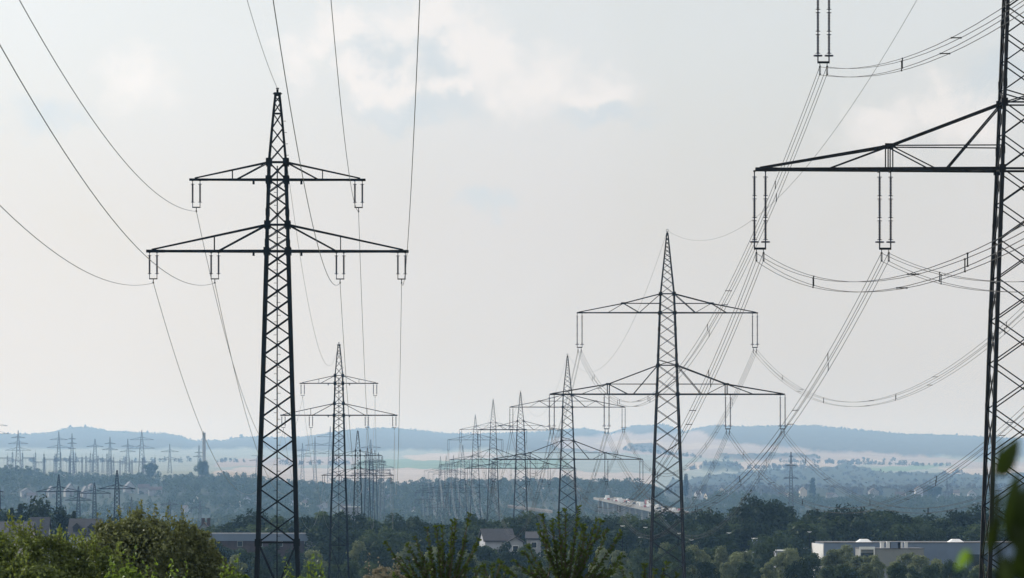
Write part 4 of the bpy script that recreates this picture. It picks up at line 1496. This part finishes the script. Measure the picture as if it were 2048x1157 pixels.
# street lamps around the car park
lamp_spots = [(1245, 1052), (1270, 1070), (1281, 1075), (1291, 1055), (1322, 1062), (1337, 1067), (1350, 1068), (1357, 1067), (1369, 1075), (1383, 1080), (1433, 1094), (1447, 1096), (1467, 1099),
              (1486, 1107), (1493, 1103), (1458, 1066), (1619, 1064), (1610, 1097)]
pm = MB().tube([(0, 0, -0.3), (0, 0, 4), (0, 0, 8.0)], 0.09, 6, 0.05).mesh('pole', M_STEEL)
hm = MB()
hm.box(-0.42, 0.42, -0.16, 0.16, 8.0, 8.12).box(-0.2, 0.2, -0.1, 0.1, 7.9, 7.997)
hm = hm.mesh('lamp_head', M_METALW)
for i, (px, y) in enumerate(lamp_spots):
    D = 1040 + (i * 37) % 60
    pt = P(px, y, D)
    side_ = 'left of' if px < 1310 else ('at' if px < 1400 else 'right of')
    o = empty('street_lamp', (pt.x, D, pt.z - 8.07), f'white-headed street lamp among trees {side_} the second right-hand pylon', 'street lamp', f'street lamps {side_} the second right-hand pylon', tr.uniform(-0.4, 0.4))
    b = gz(pt.x, D)
    link('pole', pm, o)
    link('lamp_head', hm, o)
    if pt.z - 8.07 > b:
        o.children[0].scale = (1, 1, 1.0)

# ------------------------------------------------------------------ near shrubs


def shrub(name, label, cat, D, blobs_px, nleaf, size, mat, seed, shoots=0, group=None, aspect=0.55):
    """blobs in photo pixels (cx, cy, rx, ry) at distance D; the shrub grows from the ground below"""
    rng = np.random.default_rng(seed)
    k = D / F
    xs = [b[0] for b in blobs_px]
    xc = (sum(xs) / len(xs) - CX) * k
    base = gz(xc, D)
    root = empty(name, (xc, D, base), label, cat, group)
    bl = []
    for cx, cy, rx, ry in blobs_px:
        bl.append(((cx - CX) * k - xc, rng.uniform(-0.25, 0.25) * rx * k, (YH - cy) * k - base, rx * k, rx * k * 0.9, ry * k))
    sub = []
    for b in bl:
        for _ in range(16):
            d = rng.normal(size=3)
            d /= np.linalg.norm(d)
            q = rng.uniform(0.75, 1.08)
            r_ = rng.uniform(0.13, 0.28)
            sub.append((b[0] + d[0] * b[3] * q, b[1] + d[1] * b[4] * q, b[2] + d[2] * b[5] * q, b[3] * r_, b[4] * r_, b[5] * r_ * 1.15))
    C, N = crown_pts(rng, bl, int(nleaf * 0.35), 0.7)
    C2, N2 = crown_pts(rng, sub, int(nleaf * 0.65), 0.35)
    Q = [leaf_quads(rng, C, N, size * 0.9, aspect, 0.9, 0.1), leaf_quads(rng, C2, N2, size * 1.05, aspect, 0.8, 0.35)]
    zl = min(b[2] for b in bl)
    st = MB()
    st.tube([(0, 0, -0.3), (0, 0, zl * 0.6), (0.1, 0, zl)], 0.06, 6, 0.03)
    for b in bl:
        st.tube([(0, 0, zl * 0.4), (b[0] * 0.6, b[1], b[2] * 0.7), (b[0], b[1], b[2])], 0.035, 5, 0.008)
    # upright shoots with paired leaves
    for i in range(shoots):
        b = bl[rng.integers(len(bl))]
        a = rng.uniform(0, 6.28)
        q = rng.uniform(0, 0.9)
        p0 = Vector((b[0] + math.cos(a) * b[3] * q, b[1] + math.sin(a) * b[4] * q, b[2] + b[5] * math.sqrt(1 - q * q) * 0.9))
        d = Vector((rng.uniform(-0.25, 0.25), rng.uniform(-0.25, 0.25), 1)).normalized()
        ln = rng.uniform(0.12, 0.42)
        st.tube([p0, p0 + d * ln], 0.005, 4, 0.003)
        m = int(ln / 0.03)
        t_ = np.linspace(0.1, 1, m)
        C2 = np.array(p0)[None] + np.array(d)[None] * (t_ * ln)[:, None] + rng.normal(size=(m, 3)) * 0.02
        N2 = np.stack([np.cos(np.arange(m) * 2.4), np.sin(np.arange(m) * 2.4), np.full(m, 0.3)], 1)
        Q.append(leaf_quads(rng, C2, N2, size * 0.95, 0.5, 0.5))
    link('stem', st.mesh('stem', M_BARK), root)
    link('foliage', np_quads('foliage', np.concatenate(Q), [mat]), root)
    return root


shrub('shrub', 'lime-green leafy shrub with upright shoots in the bottom left corner', 'shrub', 100,
      [(-40, 1130, 90, 70), (20, 1110, 60, 55), (70, 1120, 55, 48), (120, 1130, 60, 42), (165, 1140, 50, 45), (60, 1180, 150, 60), (200, 1160, 60, 50)], 26000, 0.085, M_BUSH, 31, 130)
shrub('shrub', 'big round olive-green bush with a domed top at lower left', 'shrub', 112,
      [(300, 1120, 120, 85), (240, 1085, 55, 45), (285, 1065, 55, 36), (335, 1072, 55, 36), (385, 1100, 50, 40), (330, 1150, 110, 60), (410, 1140, 45, 45), (220, 1130, 60, 60), (435, 1165, 40, 35)], 34000, 0.085, M_BUSH2, 32, 50)
shrub('shrub', 'yellow-green young growth in front of the round bush', 'shrub', 95, [(262, 1156, 22, 20), (345, 1172, 26, 14), (300, 1178, 40, 16), (230, 1170, 26, 20)], 1500, 0.085, M_SHOOT, 33, 14)
shrub('shrub', 'low bright-green shoots at the right foot of the round bush', 'shrub', 90, [(480, 1160, 16, 12), (458, 1166, 20, 14)], 800, 0.08, M_SHOOT, 34, 9)
shrub('shrub', 'bright-green sprigs right of the foot of the big left pylon', 'shrub', 88, [(612, 1166, 20, 14), (640, 1164, 16, 12), (588, 1172, 26, 12)], 1000, 0.075, M_SHOOT, 35, 11)
shrub('shrub', 'pale fluffy seeding shrub left of the bristly sapling', 'shrub', 92, [(770, 1155, 24, 22), (745, 1165, 22, 14), (795, 1165, 20, 22)], 2600, 0.05, M_PALE, 36, 8)


def sapling(px, D, base_y, tips, label, seed, leaf=0.062):
    rng = np.random.default_rng(seed)
    k = D / F
    x = (px - CX) * k
    b = gz(x, D)
    root = empty('sapling', (x, D, b), label, 'young tree', 'bristly saplings in the foreground')
    zf = (YH - base_y) * k - b          # where the crown forks
    st = MB()
    st.tube([(0, 0, -0.3), (0.03, 0, zf * 0.5), (0, 0, zf)], 0.05, 7, 0.035)
    Q = []
    todo = []
    for tx, ty in tips:
        p1 = Vector(((tx - px) * k, rng.uniform(-0.35, 0.35), (YH - ty) * k - b))
        p0 = Vector((0, 0, zf - rng.uniform(0.0, 0.35)))
        mid = p0.lerp(p1, 0.5) + Vector(((tx - px) * k * 0.12, rng.uniform(-.05, .05), -0.04))
        todo.append((p0, mid, p1))
    for _ in range(len(tips) * 2 // 3):  # extra side twigs
        p0, mid, p1 = todo[rng.integers(len(tips))]
        f = rng.uniform(0.25, 0.7)
        q0 = p0.lerp(p1, f)
        d = (p1 - p0).normalized() + Vector((rng.uniform(-.7, .7), rng.uniform(-.6, .6), rng.uniform(-.2, .4)))
        q1 = q0 + d.normalized() * rng.uniform(0.1, 0.3)
        todo.append((q0, q0.lerp(q1, 0.5) + Vector((0, 0, -0.01)), q1))
    for p0, mid, p1 in todo:
        pts_ = []
        for i in range(9):
            t_ = i / 8
            pts_.append(p0 * (1 - t_) ** 2 + mid * 2 * t_ * (1 - t_) + p1 * t_ * t_)
        st.tube(pts_, 0.013, 5, 0.005)
        ln = (p1 - p0).length
        m = max(10, int(ln / 0.0075))
        t_ = rng.uniform(0.1, 1.0, m)
        t_[:8] = 1.0
        base_ = np.array([p0 * (1 - a) ** 2 + mid * 2 * a * (1 - a) + p1 * a * a for a in t_])
        ax = np.array((p1 - p0).normalized())
        rr = rng.normal(size=(m, 3))
        rr -= (rr @ ax)[:, None] * ax[None]
        rr /= np.linalg.norm(rr, axis=1, keepdims=True)
        out = rr * 0.75 + ax[None] * 0.75
        out /= np.linalg.norm(out, axis=1, keepdims=True)
        sz = leaf * rng.uniform(0.6, 1.2, m)
        u = out * sz[:, None]
        v = np.cross(out, rng.normal(size=(m, 3)))
        v /= np.linalg.norm(v, axis=1, keepdims=True)
        v *= (sz * 0.24)[:, None]
        dr = np.zeros((m, 3))
        dr[:, 2] = -sz * 0.15
        Q.append(np.stack([base_, base_ + u * 0.5 - v, base_ + u + dr, base_ + u * 0.5 + v], 1))
    link('stem', st.mesh('stem', M_BARK), root)
    link('foliage', np_quads('foliage', np.concatenate(Q), [M_CHERRY]), root)


sapling(890, 72, 1185, [(938, 1030), (905, 1045), (912, 1042), (885, 1055), (873, 1056), (853, 1058), (830, 1076), (772, 1086), (815, 1092), (800, 1118), (955, 1082), (952, 1092), (965, 1130), (930, 1085),
                        (858, 1100), (880, 1085), (900, 1090), (840, 1110), (860, 1130), (920, 1120), (900, 1130), (935, 1140), (790, 1150), (880, 1140), (845, 1145)],
        'dark bristly sapling with one long raised twig, left of the white house', 41)
sapling(1130, 70, 1180, [(1085, 1032), (1077, 1052), (1104, 1044), (1117, 1028), (1131, 1022), (1156, 1016), (1166, 1052), (1170, 1058), (1194, 1040), (1202, 1044), (1212, 1066), (1240, 1066), (1242, 1112), (1240, 1128),
                         (1048, 1104), (1057, 1094), (1028, 1122), (998, 1122), (1110, 1085), (1145, 1090), (1100, 1110), (1130, 1100), (1180, 1100), (1080, 1130), (1060, 1140), (1200, 1130), (1160, 1130), (1130, 1140), (1220, 1145)],
        'dark bristly sapling with many upright twigs, right of the white house', 42)
sapling(975, 66, 1200, [(1000, 1128), (1012, 1140), (985, 1132), (950, 1140), (968, 1150)], 'low arching sapling between the two bristly ones', 43)
sapling(1290, 66, 1210, [(1332, 1126), (1310, 1142), (1288, 1132), (1265, 1150), (1245, 1140), (1350, 1150)], 'low sapling at the foot of the second right-hand pylon', 44)

# branch hanging close to the lens, far out of focus
D = 5.5
k = D / F
x0 = (1990 - CX) * k
nb = gz(x0, D)
br_ = empty('leafy_branch', (x0, D, nb), 'blurred leafy branch close to the viewer in the bottom right corner', 'branch')


def npt(px, py, dy=0.0):
    return Vector(((px - CX) * k - x0, dy, (YH - py) * k - nb))


st = MB()
st.tube([(0.0, 0.05, -0.1), npt(1998, 1400, 0.04), npt(2002, 1157, 0.02), npt(1990, 1040), npt(1985, 960), npt(2003, 880)], 0.0036, 6, 0.0015)
st.tube([npt(1997, 1120, 0.02), npt(2030, 1060), npt(2052, 980)], 0.0024, 6, 0.0012)
st.tube([npt(2000, 1157, 0.02), npt(1965, 1140), npt(1938, 1108)], 0.0018, 6, 0.0009)
link('stem', st.mesh('stem', M_NEAR), br_)


def big_leaf(p, q, wd, bend, mat, turn=0.3):
    p, q = Vector(p), Vector(q)
    d = (q - p)
    ln = d.length
    d.normalize()
    sidev = d.cross(Vector((0, 1, 0))).normalized()
    sidev = (sidev * math.cos(turn) + Vector((0, 1, 0)) * math.sin(turn)).normalized()
    nrm = d.cross(sidev).normalized()
    vs, fs = [], []
    n = 10
    for i in range(n + 1):
        t_ = i / n
        w_ = wd * 0.5 * math.sin(math.pi * min(1, t_ ** 0.8)) ** 0.8
        c = p + d * ln * t_ + nrm * bend * ln * math.sin(math.pi * t_)
        vs += [c - sidev * w_ + nrm * w_ * 0.25, c, c + sidev * w_ + nrm * w_ * 0.25]
    for i in range(n):
        for j in range(2):
            a = i * 3 + j
            fs.append((a, a + 1, a + 4, a + 3))
    mb = MB().add(vs, fs)
    return mb.mesh('leaf', mat)


for (a, b, wd, mat, tn) in (((1996, 956), (2034, 876), 42, M_NEAR, 0.3), ((2030, 1100), (2030, 940), 44, M_NEAR, 0.4), ((2050, 1140), (2056, 960), 50, M_NEAR, 0.5), ((1998, 1024), (1972, 1112), 26, M_NEAR, 0.4),
                            ((1940, 1102), (1908, 1140), 24, M_NEARB, 0.1), ((2010, 1110), (2006, 1190), 36, M_NEAR, 0.4), ((2056, 1170), (2034, 1080), 46, M_NEAR, 0.5), ((1990, 1035), (2008, 985), 18, M_NEAR, 0.6)):
    link('leaf', big_leaf(npt(*a, random.uniform(-.02, .02)), npt(*b, random.uniform(-.03, .03)), wd * k, 0.08, mat, tn), br_)

# meadow grass on the near slope in front of the shrubs
rng = np.random.default_rng(8)
n = 9000
gy = rng.uniform(14, 130, n)
gx_ = rng.uniform(-0.14, 0.14, n) * gy
g0 = ground(gx_, gy)
h_ = rng.uniform(0.25, 0.7, n)
a = rng.uniform(0, 6.28, n)
wv = np.stack([np.cos(a) * 0.012, np.sin(a) * 0.012, np.zeros(n)], 1)
p0 = np.stack([gx_, gy, g0 - 0.03], 1)
tip = p0 + np.stack([rng.normal(size=n) * 0.12, rng.normal(size=n) * 0.12, h_], 1)
Q = np.stack([p0 - wv, p0 + wv, tip + wv * 0.2, tip - wv * 0.2], 1)
tag(link('meadow_grass', np_quads('meadow_grass', Q, [M_BUSH])), 'rough grass on the slope below the bushes', 'grass', kind='stuff')
